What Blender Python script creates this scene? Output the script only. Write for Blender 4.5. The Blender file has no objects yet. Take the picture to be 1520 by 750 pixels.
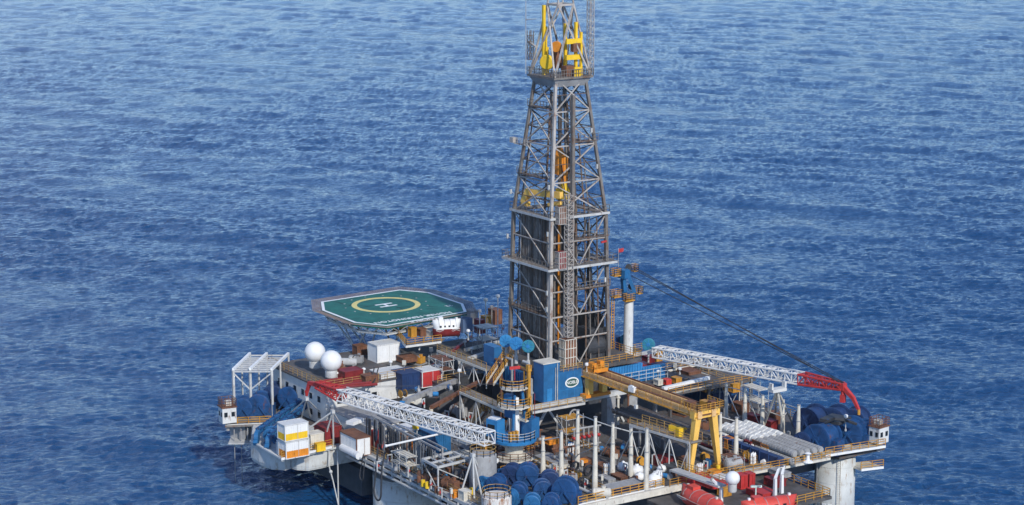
import bpy, math, random
import numpy as np
from mathutils import Vector, Matrix
random.seed(7)
S = bpy.context.scene
COL = S.collection

# ------------------------------------------------------------------ camera, sky, sun
SEA_Z = -9.0
F_PX, CXP, CYP, PITCH, CAM_Z = 3030., 760., 375., math.radians(11.3), 86.7
SA, CA = math.sin(math.radians(56.3)), math.cos(math.radians(56.3))
RV = Vector((CA, SA, 0)); DV = Vector((-SA, CA, 0))          # camera's right and forward on the ground plan
CAM = RV * -7.0 + DV * -300.0 + Vector((0, 0, CAM_Z))
cam = bpy.data.cameras.new('camera'); co = bpy.data.objects.new('camera', cam); COL.objects.link(co)
co.location = CAM
fw = DV * math.cos(PITCH) - Vector((0, 0, math.sin(PITCH)))
co.rotation_euler = fw.to_track_quat('-Z', 'Y').to_euler()
cam.sensor_width = 36; cam.lens = F_PX / 1520 * 36; cam.clip_start = 1; cam.clip_end = 60000
S.camera = co
SUN_EL = math.radians(34); sd2 = RV * 0.42 - DV * 0.91; sd2.normalize()
SUN = sd2 * math.cos(SUN_EL) + Vector((0, 0, math.sin(SUN_EL)))
W = bpy.data.worlds.new('World'); S.world = W; W.use_nodes = True
nt = W.node_tree; bg = nt.nodes['Background']
sky = nt.nodes.new('ShaderNodeTexSky'); sky.sky_type = 'NISHITA'; sky.sun_disc = False
sky.sun_elevation = SUN_EL; sky.sun_rotation = math.atan2(SUN.x, SUN.y); sky.air_density = .8; sky.dust_density = .15; sky.ozone_density = 3.0
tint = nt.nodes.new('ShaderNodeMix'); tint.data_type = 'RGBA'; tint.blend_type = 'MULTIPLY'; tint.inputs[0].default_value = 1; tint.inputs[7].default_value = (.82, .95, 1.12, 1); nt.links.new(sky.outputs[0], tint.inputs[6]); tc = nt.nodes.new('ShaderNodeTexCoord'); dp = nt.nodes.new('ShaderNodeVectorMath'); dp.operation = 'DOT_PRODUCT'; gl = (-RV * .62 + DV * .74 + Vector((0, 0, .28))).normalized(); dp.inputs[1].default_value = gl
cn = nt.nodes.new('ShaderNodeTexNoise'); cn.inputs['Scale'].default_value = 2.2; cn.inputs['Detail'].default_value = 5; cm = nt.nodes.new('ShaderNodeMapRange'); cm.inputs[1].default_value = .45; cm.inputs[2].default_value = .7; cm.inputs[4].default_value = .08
gm = nt.nodes.new('ShaderNodeMapRange'); gm.interpolation_type = 'SMOOTHSTEP'; gm.inputs[1].default_value = .82; gm.inputs[2].default_value = 1.0; gm.inputs[4].default_value = .33  # pale glow added to the unseen sky at left, gives the sea its sheen
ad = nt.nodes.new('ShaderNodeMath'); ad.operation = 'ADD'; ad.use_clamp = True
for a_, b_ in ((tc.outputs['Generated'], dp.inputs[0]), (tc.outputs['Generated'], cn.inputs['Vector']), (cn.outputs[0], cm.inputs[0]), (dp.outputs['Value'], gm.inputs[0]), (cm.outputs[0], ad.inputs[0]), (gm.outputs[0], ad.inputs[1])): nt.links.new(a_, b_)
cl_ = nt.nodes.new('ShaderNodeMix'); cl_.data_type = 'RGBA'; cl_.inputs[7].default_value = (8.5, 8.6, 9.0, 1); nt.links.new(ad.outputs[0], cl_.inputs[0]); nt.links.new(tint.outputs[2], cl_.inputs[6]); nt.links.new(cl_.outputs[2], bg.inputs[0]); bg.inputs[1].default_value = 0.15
sl = bpy.data.lights.new('sun', 'SUN'); sl.energy = 3.2; sl.angle = math.radians(1.6); sl.color = (1, .95, .87)
so = bpy.data.objects.new('sun', sl); COL.objects.link(so); so.rotation_euler = (-SUN).to_track_quat('-Z', 'Y').to_euler()
so.location = (0, 0, 120)
vs = S.view_settings; vs.view_transform = 'Standard'; vs.look = 'None'; vs.gamma = 1; vs.use_curve_mapping = False; vs.exposure = 0.25
S.display_settings.display_device = 'sRGB'

def P(x, y, z=0.):
    """point of the rig at height z (main deck = 0) seen at photo pixel x, y"""
    u = (x - CXP) / F_PX; v = (y - CYP) / F_PX
    f = math.cos(PITCH) - v * math.sin(PITCH); up = -math.sin(PITCH) - v * math.cos(PITCH)
    t = (z - CAM_Z) / up
    q = CAM + RV * (u * t) + DV * (f * t)
    return Vector((q.x, q.y, z))

# ------------------------------------------------------------------ materials
MATS = {}
def paint(name, col, rough=.55, metal=0., var=.18, rust=0., scale=.8, streak=0., spec=.4, rndvar=0., rustcol=(.14, .055, .025)):
    if name in MATS: return MATS[name]
    m = bpy.data.materials.new(name); m.use_nodes = True; MATS[name] = m
    n = m.node_tree.nodes; l = m.node_tree.links; b = n['Principled BSDF']
    b.inputs['Roughness'].default_value = rough; b.inputs['Metallic'].default_value = metal; b.inputs['Specular IOR Level'].default_value = spec
    g = n.new('ShaderNodeNewGeometry')
    mp = n.new('ShaderNodeMapping'); l.new(g.outputs['Position'], mp.inputs[0])
    no = n.new('ShaderNodeTexNoise'); no.inputs['Scale'].default_value = scale; no.inputs['Detail'].default_value = 6; no.inputs['Roughness'].default_value = .65
    l.new(mp.outputs[0], no.inputs['Vector'])
    hsv = n.new('ShaderNodeHueSaturation'); hsv.inputs['Color'].default_value = (*col, 1)
    mr = n.new('ShaderNodeMapRange'); mr.inputs[1].default_value = .3; mr.inputs[2].default_value = .7
    mr.inputs[3].default_value = 1 - var; mr.inputs[4].default_value = 1 + var
    l.new(no.outputs[0], mr.inputs[0])
    src = mr.outputs[0]
    if rndvar:
        oi = n.new('ShaderNodeObjectInfo'); m2 = n.new('ShaderNodeMapRange'); m2.inputs[3].default_value = 1 - rndvar; m2.inputs[4].default_value = 1 + rndvar
        l.new(oi.outputs['Random'], m2.inputs[0]); mu = n.new('ShaderNodeMath'); mu.operation = 'MULTIPLY'
        l.new(src, mu.inputs[0]); l.new(m2.outputs[0], mu.inputs[1]); src = mu.outputs[0]
    l.new(src, hsv.inputs['Value'])
    out = hsv.outputs[0]
    if rust > 0:
        n2 = n.new('ShaderNodeTexNoise'); n2.inputs['Scale'].default_value = 1.6; n2.inputs['Detail'].default_value = 8; n2.inputs['Roughness'].default_value = .7
        mp2 = n.new('ShaderNodeMapping'); mp2.inputs['Scale'].default_value = (1, 1, .35); l.new(g.outputs['Position'], mp2.inputs[0]); l.new(mp2.outputs[0], n2.inputs['Vector'])
        cr = n.new('ShaderNodeMapRange'); cr.inputs[1].default_value = .66 - rust * .35; cr.inputs[2].default_value = .78 - rust * .3
        l.new(n2.outputs[0], cr.inputs[0])
        mx = n.new('ShaderNodeMix'); mx.data_type = 'RGBA'; l.new(cr.outputs[0], mx.inputs[0]); l.new(out, mx.inputs[6]); mx.inputs[7].default_value = (*rustcol, 1)
        out = mx.outputs[2]
    l.new(out, b.inputs['Base Color'])
    return m

WHITE = paint('white_paint', (.6, .6, .57), .6, rust=.22, var=.1)
WHITE2 = paint('clean_white_paint', (.72, .72, .7), .5, rust=.1, var=.08)
BOOMW = paint('boom_white_paint', (.66, .655, .63), .55, rust=.1, var=.1, rustcol=(.4, .33, .26))
CREAM = paint('cream_paint', (.6, .56, .47), .6, rust=.2)
GREY = paint('grey_steel', (.3, .3, .295), .55, rust=.22, var=.25)
LGREY = paint('light_grey_steel', (.46, .46, .44), .55, rust=.2, var=.18)
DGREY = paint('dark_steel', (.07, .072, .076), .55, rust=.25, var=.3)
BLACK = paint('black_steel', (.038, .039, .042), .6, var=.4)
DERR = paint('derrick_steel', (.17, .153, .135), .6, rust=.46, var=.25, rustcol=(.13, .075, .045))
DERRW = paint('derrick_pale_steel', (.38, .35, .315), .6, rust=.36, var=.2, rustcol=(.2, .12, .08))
STAND = paint('drill_pipe_steel', (.15, .132, .115), .5, rust=.5, var=.3, rndvar=.6, rustcol=(.11, .065, .04))
BLUE = paint('blue_paint', (.02, .118, .27), .45, rust=.08, var=.22)
MBLUE = paint('mid_blue_paint', (.03, .19, .42), .45, var=.2)
DBLUE = paint('winch_blue_paint', (.012, .058, .165), .5, rust=.22, var=.35)
NAVY = paint('navy_paint', (.016, .04, .115), .5, rust=.15, var=.3)
OCHRE = paint('ochre_paint', (.48, .235, .03), .55, rust=.25, var=.3)
RAILP = paint('railing_paint', (.44, .27, .08), .55, rust=.35, var=.35)
YEL = paint('crane_tan_paint', (.68, .43, .19), .55, rust=.16, var=.18)
YELL = paint('crane_leg_yellow_paint', (.78, .47, .1), .5, rust=.06, var=.1)
YEL2 = paint('bright_yellow_paint', (.75, .48, .02), .5, rust=.05, var=.12)
ORANGE = paint('orange_paint', (.65, .23, .02), .5, rust=.12, var=.2)
RED = paint('red_paint', (.44, .035, .032), .55, rust=.12, var=.18)
DRED = paint('dark_red_paint', (.2, .022, .022), .5, rust=.15, var=.3)
RUST = paint('rusty_steel', (.17, .075, .04), .7, rust=.4, var=.4)
DECK = paint('deck_paint', (.095, .09, .085), .7, rust=.42, var=.45, scale=.35, rustcol=(.13, .075, .05))
DDECK = paint('dark_deck_paint', (.085, .08, .075), .7, rust=.35, var=.5, scale=.5, rustcol=(.08, .045, .03))
GRATE = paint('walkway_grating', (.2, .185, .165), .7, rust=.4, var=.3)
HULLP = paint('hull_pale_paint', (.5, .51, .485), .6, rust=.34, var=.16, scale=.4, rustcol=(.28, .2, .13))
HULLD = paint('hull_shade_dark', (.05, .055, .065), .6, rust=.1, var=.3)  # dark tone puts the shade below the deck into the colour
GREEN = paint('helideck_green_paint', (.014, .125, .095), .7, var=.3, scale=.5, rust=.1, rustcol=(.03, .09, .075))
NET = paint('safety_net_brown', (.24, .19, .165), .8, var=.3)
GLASS = paint('dark_window_glass', (.015, .02, .025), .12, var=.1, spec=.6)
RUBBER = paint('hose_rubber', (.035, .036, .04), .6, var=.3)
HOSEG = paint('grey_hose_rubber', (.17, .175, .18), .6, var=.3)
LIFE = paint('lifeboat_orange_paint', (.58, .065, .045), .5, rust=.14, var=.16)
TEAL = paint('teal_paint', (.03, .2, .27), .5, var=.25)
SAFE = paint('safety_white_marking', (.76, .77, .75), .6, var=.12)
MARKY = paint('yellow_marking', (.68, .57, .2), .6, var=.12)
DISCM = paint('sheave_blue_paint', (.035, .2, .4), .5, var=.25, rndvar=.2)

# ------------------------------------------------------------------ mesh builder
class MB:
    def __init__(self): self.v = []; self.f = []
    def add(self, vs, fs):
        o = len(self.v); self.v += [tuple(p) for p in vs]; self.f += [tuple(o + i for i in q) for q in fs]; return self
    def hexa(self, p):
        return self.add(p, [(0, 3, 2, 1), (4, 5, 6, 7), (0, 1, 5, 4), (1, 2, 6, 5), (2, 3, 7, 6), (3, 0, 4, 7)])
    def box(self, x0, y0, z0, x1, y1, z1):
        return self.hexa([(x0, y0, z0), (x1, y0, z0), (x1, y1, z0), (x0, y1, z0), (x0, y0, z1), (x1, y0, z1), (x1, y1, z1), (x0, y1, z1)])
    def cbox(self, c, L, Wd, Hh, rot=0.):
        c = Vector(c); a = Vector((math.cos(rot), math.sin(rot), 0)) * L / 2; b = Vector((-math.sin(rot), math.cos(rot), 0)) * Wd / 2; h = Vector((0, 0, Hh))
        return self.hexa([c - a - b, c + a - b, c + a + b, c - a + b, c - a - b + h, c + a - b + h, c + a + b + h, c - a + b + h])
    def beam(self, p, q, w, h=None, w2=None, h2=None):
        p = Vector(p); q = Vector(q); h = h or w; w2 = w2 or w; h2 = h2 or h; d = (q - p)
        if d.length < 1e-6: return self
        d.normalize(); up = Vector((0, 0, 1)) if abs(d.z) < .95 else Vector((0, 1, 0))
        s = d.cross(up).normalized(); u = s.cross(d).normalized()
        A = [p - s * w / 2 - u * h / 2, p + s * w / 2 - u * h / 2, p + s * w / 2 + u * h / 2, p - s * w / 2 + u * h / 2]
        Bq = [q - s * w2 / 2 - u * h2 / 2, q + s * w2 / 2 - u * h2 / 2, q + s * w2 / 2 + u * h2 / 2, q - s * w2 / 2 + u * h2 / 2]
        return self.hexa(A + Bq)
    def tube(self, p, q, r, r2=None, n=6):
        p = Vector(p); q = Vector(q); r2 = r if r2 is None else r2; d = q - p
        if d.length < 1e-6: return self
        d.normalize(); up = Vector((0, 0, 1)) if abs(d.z) < .95 else Vector((0, 1, 0))
        s = d.cross(up).normalized(); u = s.cross(d).normalized(); vs = []
        for k in range(n):
            a = 2 * math.pi * (k + .5) / n; e = s * math.cos(a) + u * math.sin(a); vs.append(p + e * r); vs.append(q + e * r2)
        fs = [(2 * k, 2 * ((k + 1) % n), 2 * ((k + 1) % n) + 1, 2 * k + 1) for k in range(n)]
        fs += [tuple(2 * k for k in range(n))[::-1], tuple(2 * k + 1 for k in range(n))]
        return self.add(vs, fs)
    def path(self, pts, r, n=5):
        for a, b in zip(pts[:-1], pts[1:]): self.tube(a, b, r, n=n)
        return self
    def lathe(self, c, axis, prof, n=20):
        c = Vector(c); d = Vector(axis).normalized(); up = Vector((0, 0, 1)) if abs(d.z) < .95 else Vector((1, 0, 0))
        s = d.cross(up).normalized(); u = s.cross(d).normalized(); vs = []
        for (h, r) in prof:
            for k in range(n):
                a = 2 * math.pi * k / n; vs.append(c + d * h + (s * math.cos(a) + u * math.sin(a)) * max(r, 1e-3))
        m = len(prof); fs = []
        for i in range(m - 1):
            for k in range(n):
                k2 = (k + 1) % n; fs.append((i * n + k, i * n + k2, (i + 1) * n + k2, (i + 1) * n + k))
        fs.append(tuple(range(n))[::-1]); fs.append(tuple((m - 1) * n + k for k in range(n)))
        return self.add(vs, fs)
    def sphere(self, c, r, n=20):
        m = n // 2
        return self.lathe(c, (0, 0, 1), [(-r * math.cos(math.pi * i / m), r * math.sin(math.pi * i / m)) for i in range(m + 1)], n)
    def prism(self, poly, z0, z1):
        n = len(poly); vs = [(p[0], p[1], z0) for p in poly] + [(p[0], p[1], z1) for p in poly]
        ar = sum(poly[i][0] * poly[(i + 1) % n][1] - poly[(i + 1) % n][0] * poly[i][1] for i in range(n))
        fs = [tuple(range(n))[::-1], tuple(range(n, 2 * n))] + [(i, (i + 1) % n, (i + 1) % n + n, i + n) for i in range(n)]
        if ar < 0: fs = [q[::-1] for q in fs]
        return self.add(vs, fs)
    def rail(self, pts, h=1.1, step=1.5, r=.05, mid=2):
        for a, b in zip(pts[:-1], pts[1:]):
            a = Vector(a); b = Vector(b); L = (b - a).length; n = max(1, round(L / step))
            for k in range(n + 1):
                p = a.lerp(b, k / n); self.tube(p, p + Vector((0, 0, h)), r, n=4)
            for j in range(mid + 1):
                z = Vector((0, 0, h * (j + 1) / (mid + 1))); self.tube(a + z, b + z, r * .85, n=4)
        return self

def obj(name, mb, mat, parent=None, loc=None, smooth=False):
    base = Vector(loc) if loc is not None else (parent_loc(parent) if parent else Vector((0, 0, 0)))
    me = bpy.data.meshes.new(name)
    me.from_pydata([(v[0] - base.x, v[1] - base.y, v[2] - base.z) for v in mb.v], [], mb.f)
    me.materials.append(mat)
    if smooth: me.shade_smooth()
    me.update()
    o = bpy.data.objects.new(name, me); COL.objects.link(o)
    if parent: o.parent = parent
    else: o.location = base
    return o
WLOC = {}
def parent_loc(p):
    l = Vector((0, 0, 0))
    while p is not None: l = l + p.location; p = p.parent
    return l
USED = {}
def tag(o, label, cat, group=None, kind=None):
    if label: o['label'] = label
    if cat: o['category'] = cat
    if group: o['group'] = group
    if kind: o['kind'] = kind
    return o
def thing(name, label, cat, loc=(0, 0, 0), group=None):
    o = bpy.data.objects.new(name, None); COL.objects.link(o); o.location = loc; o.empty_display_size = .5
    return tag(o, label, cat, group)
def solo(name, mb, mat, label, cat, group=None, smooth=False):
    vs = mb.v; n = len(vs); loc = Vector((sum(v[0] for v in vs) / n, sum(v[1] for v in vs) / n, min(v[2] for v in vs)))
    return tag(obj(name, mb, mat, loc=loc, smooth=smooth), label, cat, group)
def kids(o): return [c for c in o.children]
def dup(root, loc, rotz=0, label=None, group=None, scale=None):
    r = root.copy(); COL.objects.link(r); r.location = loc; r.rotation_euler = (0, 0, rotz)
    if scale: r.scale = scale if not isinstance(scale, (int, float)) else (scale,) * 3
    if label: r['label'] = label
    if group: r['group'] = group
    for c in kids(root):
        d = c.copy(); COL.objects.link(d); d.parent = r
        for g in kids(c):
            e = g.copy(); COL.objects.link(e); e.parent = d
    return r
Z = Vector((0, 0, 1)); AX = Vector((1, 0, 0)); BX = Vector((0, 1, 0))
def V(x, y, z): return Vector((x, y, z))

def textmesh(name, body, size, mat, origin, xdir, ydir, parent, thick=.01, spacing=1.0):
    cu = bpy.data.curves.new(name, 'FONT'); cu.body = body; cu.size = size; cu.align_x = 'CENTER'; cu.align_y = 'CENTER'; cu.extrude = thick; cu.space_character = spacing; cu.offset = size * .012
    t = bpy.data.objects.new(name, cu); COL.objects.link(t)
    dg = bpy.context.evaluated_depsgraph_get(); me = bpy.data.meshes.new_from_object(t.evaluated_get(dg))
    bpy.data.objects.remove(t); bpy.data.curves.remove(cu)
    x = Vector(xdir).normalized(); y = Vector(ydir).normalized(); z = x.cross(y)
    base = parent_loc(parent); o = Vector(origin) - base
    M = Matrix(((x.x, y.x, z.x, o.x), (x.y, y.y, z.y, o.y), (x.z, y.z, z.z, o.z), (0, 0, 0, 1)))
    me.transform(M); me.materials.clear(); me.materials.append(mat); me.name = name
    ob = bpy.data.objects.new(name, me); COL.objects.link(ob); ob.parent = parent
    return ob

# ------------------------------------------------------------------ the sea
def axis(parts):
    out = [parts[0][0]]
    for a, b, s in parts:
        n = max(1, int(round((b - a) / s))); out += list(a + (b - a) * (np.arange(n) + 1) / n)
    return np.array(out)
def grow(a, lim, s, k=1.35):
    out = []; x = a
    while abs(x) < lim: s *= k; x += s if lim > 0 and a >= 0 else -s; out.append(x)
    return out
dl = [278.]
while dl[-1] < 1750: dl.append(dl[-1] + .3 * (dl[-1] / 300) ** 2)
dd = np.concatenate([-np.array(grow(0, 9000, 40))[::-1], [0, 60, 120, 170, 210, 240, 262, 272], dl, dl[-1] + np.array(grow(0, 9000, 12))])
rr = axis([(-440, -260, 1.7), (-260, -130, 1.0), (-130, -88, .6), (-88, 88, .36), (88, 130, .6), (130, 260, 1.0), (260, 440, 1.7)])
rr = np.concatenate([-440 - np.array(grow(0, 9000, 8))[::-1], rr, 440 + np.array(grow(0, 9000, 8))])
RR, DD = np.meshgrid(rr, dd)
rs = np.random.RandomState(11); SHORT, MIDW, LONGW = .031, .014, .015
RR = RR.astype(np.float32); DD = DD.astype(np.float32)
HX = np.zeros_like(RR); HZ = np.zeros_like(RR); HD = np.zeros_like(RR)
fade = np.exp(-np.maximum(0, np.hypot(RR, DD - 600) - 1200) / 400).astype(np.float32)
gsp = np.interp(np.abs(RR), [88, 130, 250, 440, 900], [.42, .6, 1.0, 1.7, 60]).astype(np.float32)
gsp = np.maximum(gsp, .34 * (np.clip(DD, 278, 5000) / 300) ** 2 * .34)
def wave(lam, th, slope, chop):
    global HX, HZ, HD
    kx, kd = math.sin(th) * 2 * math.pi / lam, math.cos(th) * 2 * math.pi / lam
    ph = (kx * RR + kd * DD + rs.uniform(0, 6.283)).astype(np.float32); a = slope * lam / (2 * math.pi)
    keep = fade * np.clip(lam / gsp - 1.2, 0, 1) * (GUST if lam < 16 else 1)
    HZ += a * np.cos(ph) * keep
    if chop: q = a * np.sin(ph) * keep * chop; HX -= q * math.sin(th); HD -= q * math.cos(th)
GUST = np.zeros_like(RR)
for k in range(14):
    lam = math.exp(rs.uniform(math.log(35), math.log(260))); th = rs.uniform(0, 6.28); GUST += np.cos((math.sin(th) * 1.3 * RR + math.cos(th) * .75 * DD) * np.float32(6.283 / lam) + np.float32(rs.uniform(0, 6.28)))
GUST = np.clip(1 + GUST * .11, .5, 1.6).astype(np.float32)
for k in range(64): wave(math.exp(rs.uniform(math.log(1.15), math.log(4.2))), rs.normal(.16, .5), SHORT * rs.uniform(.5, 1.4), -.25)
for k in range(26): wave(math.exp(rs.uniform(math.log(5.5), math.log(16))), rs.normal(.25, .55), MIDW * rs.uniform(.5, 1.4), -.2)
for k in range(20): wave(math.exp(rs.uniform(math.log(14), math.log(60))), rs.normal(.45, .65), LONGW * rs.uniform(.5, 1.4), 0)
xx = (RR + HX); yy = (DD + HD)
WX = CAM.x + RV.x * xx + DV.x * yy; WY = CAM.y + RV.y * xx + DV.y * yy
co_ = np.stack([WX, WY, HZ + SEA_Z], -1).reshape(-1, 3).astype(np.float32)
nr, nc = RR.shape
idx = np.arange(nr * nc).reshape(nr, nc)
quads = np.stack([idx[:-1, :-1], idx[:-1, 1:], idx[1:, 1:], idx[1:, :-1]], -1).reshape(-1, 4).astype(np.int32)
me = bpy.data.meshes.new('sea'); me.vertices.add(len(co_)); me.vertices.foreach_set('co', co_.ravel())
me.loops.add(quads.size); me.loops.foreach_set('vertex_index', quads.ravel())
me.polygons.add(len(quads)); me.polygons.foreach_set('loop_start', np.arange(0, quads.size, 4, dtype=np.int32))
me.update(calc_edges=True); me.shade_smooth()
sea = bpy.data.objects.new('sea', me); COL.objects.link(sea); sea['kind'] = 'structure'
wm = bpy.data.materials.new('sea_water'); wm.use_nodes = True; n = wm.node_tree.nodes; l = wm.node_tree.links; b = n['Principled BSDF']
b.inputs['Base Color'].default_value = (.008, .054, .15, 1); b.inputs['Roughness'].default_value = .09; b.inputs['IOR'].default_value = 1.33
g = n.new('ShaderNodeNewGeometry'); mp = n.new('ShaderNodeMapping'); mp.vector_type = 'POINT'
mp.inputs['Rotation'].default_value = (0, 0, -math.atan2(RV.y, RV.x)); l.new(g.outputs['Position'], mp.inputs[0])
prev = None
for sc_, dist_, sx, st in ((.3, .9, .75, .35), (.9, .34, .75, .5), (2.6, .12, .8, .4)):
    m2 = n.new('ShaderNodeMapping'); m2.inputs['Scale'].default_value = (sx, 1, 1); l.new(mp.outputs[0], m2.inputs[0])
    no = n.new('ShaderNodeTexNoise'); no.inputs['Scale'].default_value = sc_; no.inputs['Detail'].default_value = 4; no.inputs['Roughness'].default_value = .6; no.inputs['Distortion'].default_value = .6
    l.new(m2.outputs[0], no.inputs['Vector'])
    bu = n.new('ShaderNodeBump'); bu.inputs['Strength'].default_value = st; bu.inputs['Distance'].default_value = dist_ * 3
    l.new(no.outputs[0], bu.inputs['Height'])
    if prev: l.new(prev.outputs[0], bu.inputs['Normal'])
    prev = bu
l.new(prev.outputs[0], b.inputs['Normal'])
sea.data.materials.append(wm)

# ------------------------------------------------------------------ the hull
rig = thing('platform_hull', 'pale grey hull of the drilling platform with columns standing in the blue sea', 'platform hull', (0, 0, -9))
b = MB(); b.prism([(-37, -31.5), (33.5, -31.5), (33.5, 24), (36.5, 24), (36.5, 33), (10, 33), (-37, 33)], -.35, 0); obj('main_deck', b, DECK, rig)
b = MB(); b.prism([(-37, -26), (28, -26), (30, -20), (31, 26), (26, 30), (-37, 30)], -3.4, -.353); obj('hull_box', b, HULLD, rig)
b = MB()                                                                   # rim beams along the near sides
b = MB(); b.box(-8, -32.2, -.35, 33.6, -31.6, .12); b.box(-8, -32.35, -1.0, 33.4, -32.1, -.62); b.tube((-8, -32.3, -1.55), (33, -32.3, -1.55), .2, n=8)
for k in range(17):
    x = -7.5 + k * 2.5; b.box(x, -32.34, -1.6, x + .16, -31.9, -.34)
obj('rim_beam', b, LGREY, rig)
b = MB(); b.box(33.51, -31, -.8, 34.0, 23.9, .1); obj('rim_beam', b, CREAM, rig)
for (x, y, r, nm) in ((-.5, -26.5, 5.0, 0), (32.9, 26.6, 2.95, 1), (-24, 22, 5, 2), (-22, -22, 5, 2)):
    b = MB(); b.lathe((x, y, -14), (0, 0, 1), [(0, r), (13.2 if nm == 1 else 10.9, r)], 40); c = obj('column', b, HULLP, rig, smooth=False)
    for pl in c.data.polygons: pl.use_smooth = len(pl.vertices) == 4
for zz in (-2.2, -4.6, -7.0): b = MB(); b.lathe((32.9, 26.6, zz), Z, [(0, 2.955), (0, 2.965), (.06, 2.965), (.06, 2.955)], 40); obj('weld_ring', b, HULLP, rig)
for zz in (-3.6, -6.2): b = MB(); b.lathe((-.5, -26.5, zz), Z, [(0, 5.005), (0, 5.03), (.1, 5.03), (.1, 5.005)], 48); obj('weld_ring', b, LGREY, rig)
b = MB(); lx, ly = 32.9 + 3.15 * math.cos(-.55), 26.6 + 3.15 * math.sin(-.55)
for s_ in (-.25, .25): b.tube((lx, ly + s_, -13), (lx, ly + s_, -.9), .05)
for k in range(34): b.tube((lx, ly - .25, -12.8 + k * .35), (lx, ly + .25, -12.8 + k * .35), .03, n=4)
obj('column_ladder', b, CREAM, rig)
for k, a0 in enumerate((-1.75,)): b = MB(); b.tube((32.9 + 3.08 * math.cos(a0), 26.6 + 3.08 * math.sin(a0), -14), (32.9 + 3.08 * math.cos(a0), 26.6 + 3.08 * math.sin(a0), -1 - k * .8), .07 + .03 * k, n=8); obj('column_pipe', b, (GREY, RUST, LGREY)[k], rig)
# left corner sponson with its rounded lower edge
b = MB()
so_ = [P(372, 655), P(418, 682), P(494, 664), V(-9, -27, 0), V(-30, -27, 0), P(376, 630)]
b.prism([(p.x, p.y) for p in so_], -.35, -.05)
lo = [P(372, 655.5), P(384, 662), P(400, 668), P(422, 669.5), P(431, 666.5), P(440, 669), P(458, 670), P(480, 666), P(495, 662), V(-9, -27, 0), V(-30, -27, 0), P(374, 630)]
for z0, z1, k in ((-2.45, -.353, 0), (-2.8, -2.453, .02), (-3.05, -2.803, .05)):
    c_ = sum(lo, Vector()) / len(lo); b.prism([(p.x + (c_.x - p.x) * k, p.y + (c_.y - p.y) * k) for p in lo], z0, z1)
obj('sponson', b, HULLP, rig)
b = MB(); b.box(-37, -31, -7.4, -6, -20, -3.42); obj('shade_block', b, HULLD, rig)  # added dark block, makes the water under the sponson reflect dark
b = MB()                                                                   # seam plate on the sponson
q = P(431, 666.5); b.beam(q + V(.1, -.05, -2.75), q + V(.1, -.05, -.36), .16); obj('seam_plate', b, GREY, rig)
b = MB(); b.beam(P(418, 682) + Z * .08, P(494, 664) + Z * .08, .35, .3); b.beam(P(372, 655) + Z * .08, P(418, 682) + Z * .08, .3, .22); obj('rim_beam', b, WHITE, rig)
b = MB()                                                                   # hull cross members above the water, in the shade
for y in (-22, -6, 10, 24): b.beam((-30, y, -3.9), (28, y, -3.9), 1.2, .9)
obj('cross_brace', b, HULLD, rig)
# stains: draught marks on the right column
for k, dx in enumerate((0, .75)):
    b = MB()
    a0 = math.radians(-72 + 17 * k); px_, py_ = 32.9 + 2.98 * math.cos(a0), 26.6 + 2.98 * math.sin(a0)
    for z0 in (-8.6, -8.1): b.cbox((px_, py_, z0), .1, .62, .5, a0)
    obj('ladder_bracket', b, WHITE2, rig)

# ------------------------------------------------------------------ walkways with railings
def walkway(pts, width_dir, w, label, mat=GRATE, railmat=RAILP, lipmat=LGREY, legs=None, thick=.22, both=False, name='walkway', r=.05):
    pts = [Vector(p) for p in pts]; wd = Vector(width_dir).normalized() * w
    t = thing(name, label, 'walkway', tuple(pts[0]))
    b = MB()
    for a, c in zip(pts[:-1], pts[1:]):
        h = Z * thick; b.hexa([a - h, c - h, c + wd - h, a + wd - h, a, c, c + wd, a + wd])
    obj('floor', b, mat, t)
    b = MB()
    o_ = -wd.normalized() * .08
    for a, c in zip(pts[:-1], pts[1:]): b.beam(a + o_ - Z * .08, c + o_ - Z * .08, .12, .34)
    obj('edge_beam', b, lipmat, t)
    b = MB(); b.rail(pts, r=r)
    if both: b.rail([p + wd for p in pts], r=r)
    obj('railing', b, railmat, t)
    if legs is not None:
        b = MB()
        for a, c in zip(pts[:-1], pts[1:]):
            n_ = max(1, round((c - a).length / 4))
            for k in range(n_ + 1):
                p = a.lerp(c, k / n_); b.tube(V(p.x, p.y, legs), p - Z * thick, .1)
                if k < n_:
                    q = a.lerp(c, (k + 1) / n_); m = (p + q) / 2
                    b.tube(p - Z * .3, V(m.x, m.y, legs), .08); b.tube(q - Z * .3, V(m.x, m.y, legs), .08)
        obj('support_leg', b, LGREY, t)
    return t
walkway([V(-7.5, -31.3, .1), V(32, -31.3, .1)], BX, 1.1, 'long grating walkway with ochre railing along the near left deck edge', r=.045)
walkway([P(418, 681, .2), P(493, 663, .2)], V(-.3, .9, 0), 1.0, 'short ochre railed walkway in front of the white and yellow containers', railmat=OCHRE, lipmat=WHITE2)
walkway([V(33.3, -20, .1), V(33.3, -5.5, .1)], -AX, 1.2, 'pale walkway with bright ochre railing at the front deck edge', railmat=OCHRE, mat=CREAM, lipmat=WHITE2, r=.07)
walkway([P(1092, 706, .1), P(1182, 690, .1)], V(-1, 0, 0), 1.4, 'ochre railed walkway behind the second lifeboat', railmat=OCHRE, mat=CREAM, lipmat=CREAM, r=.06)
walkway([P(1180, 690, .6), P(1232, 680, .6)], V(-1, 0, 0), 1.6, 'raised cream walkway leading to the right corner column', railmat=OCHRE, mat=CREAM, lipmat=CREAM, r=.06)
walkway([P(1225, 676, .9), P(1314, 662, .9)], V(-1, 0, 0), 3.0, 'ochre railed platform below the blue winches on the right corner column', railmat=OCHRE, mat=CREAM, lipmat=WHITE2, r=.06)
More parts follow.
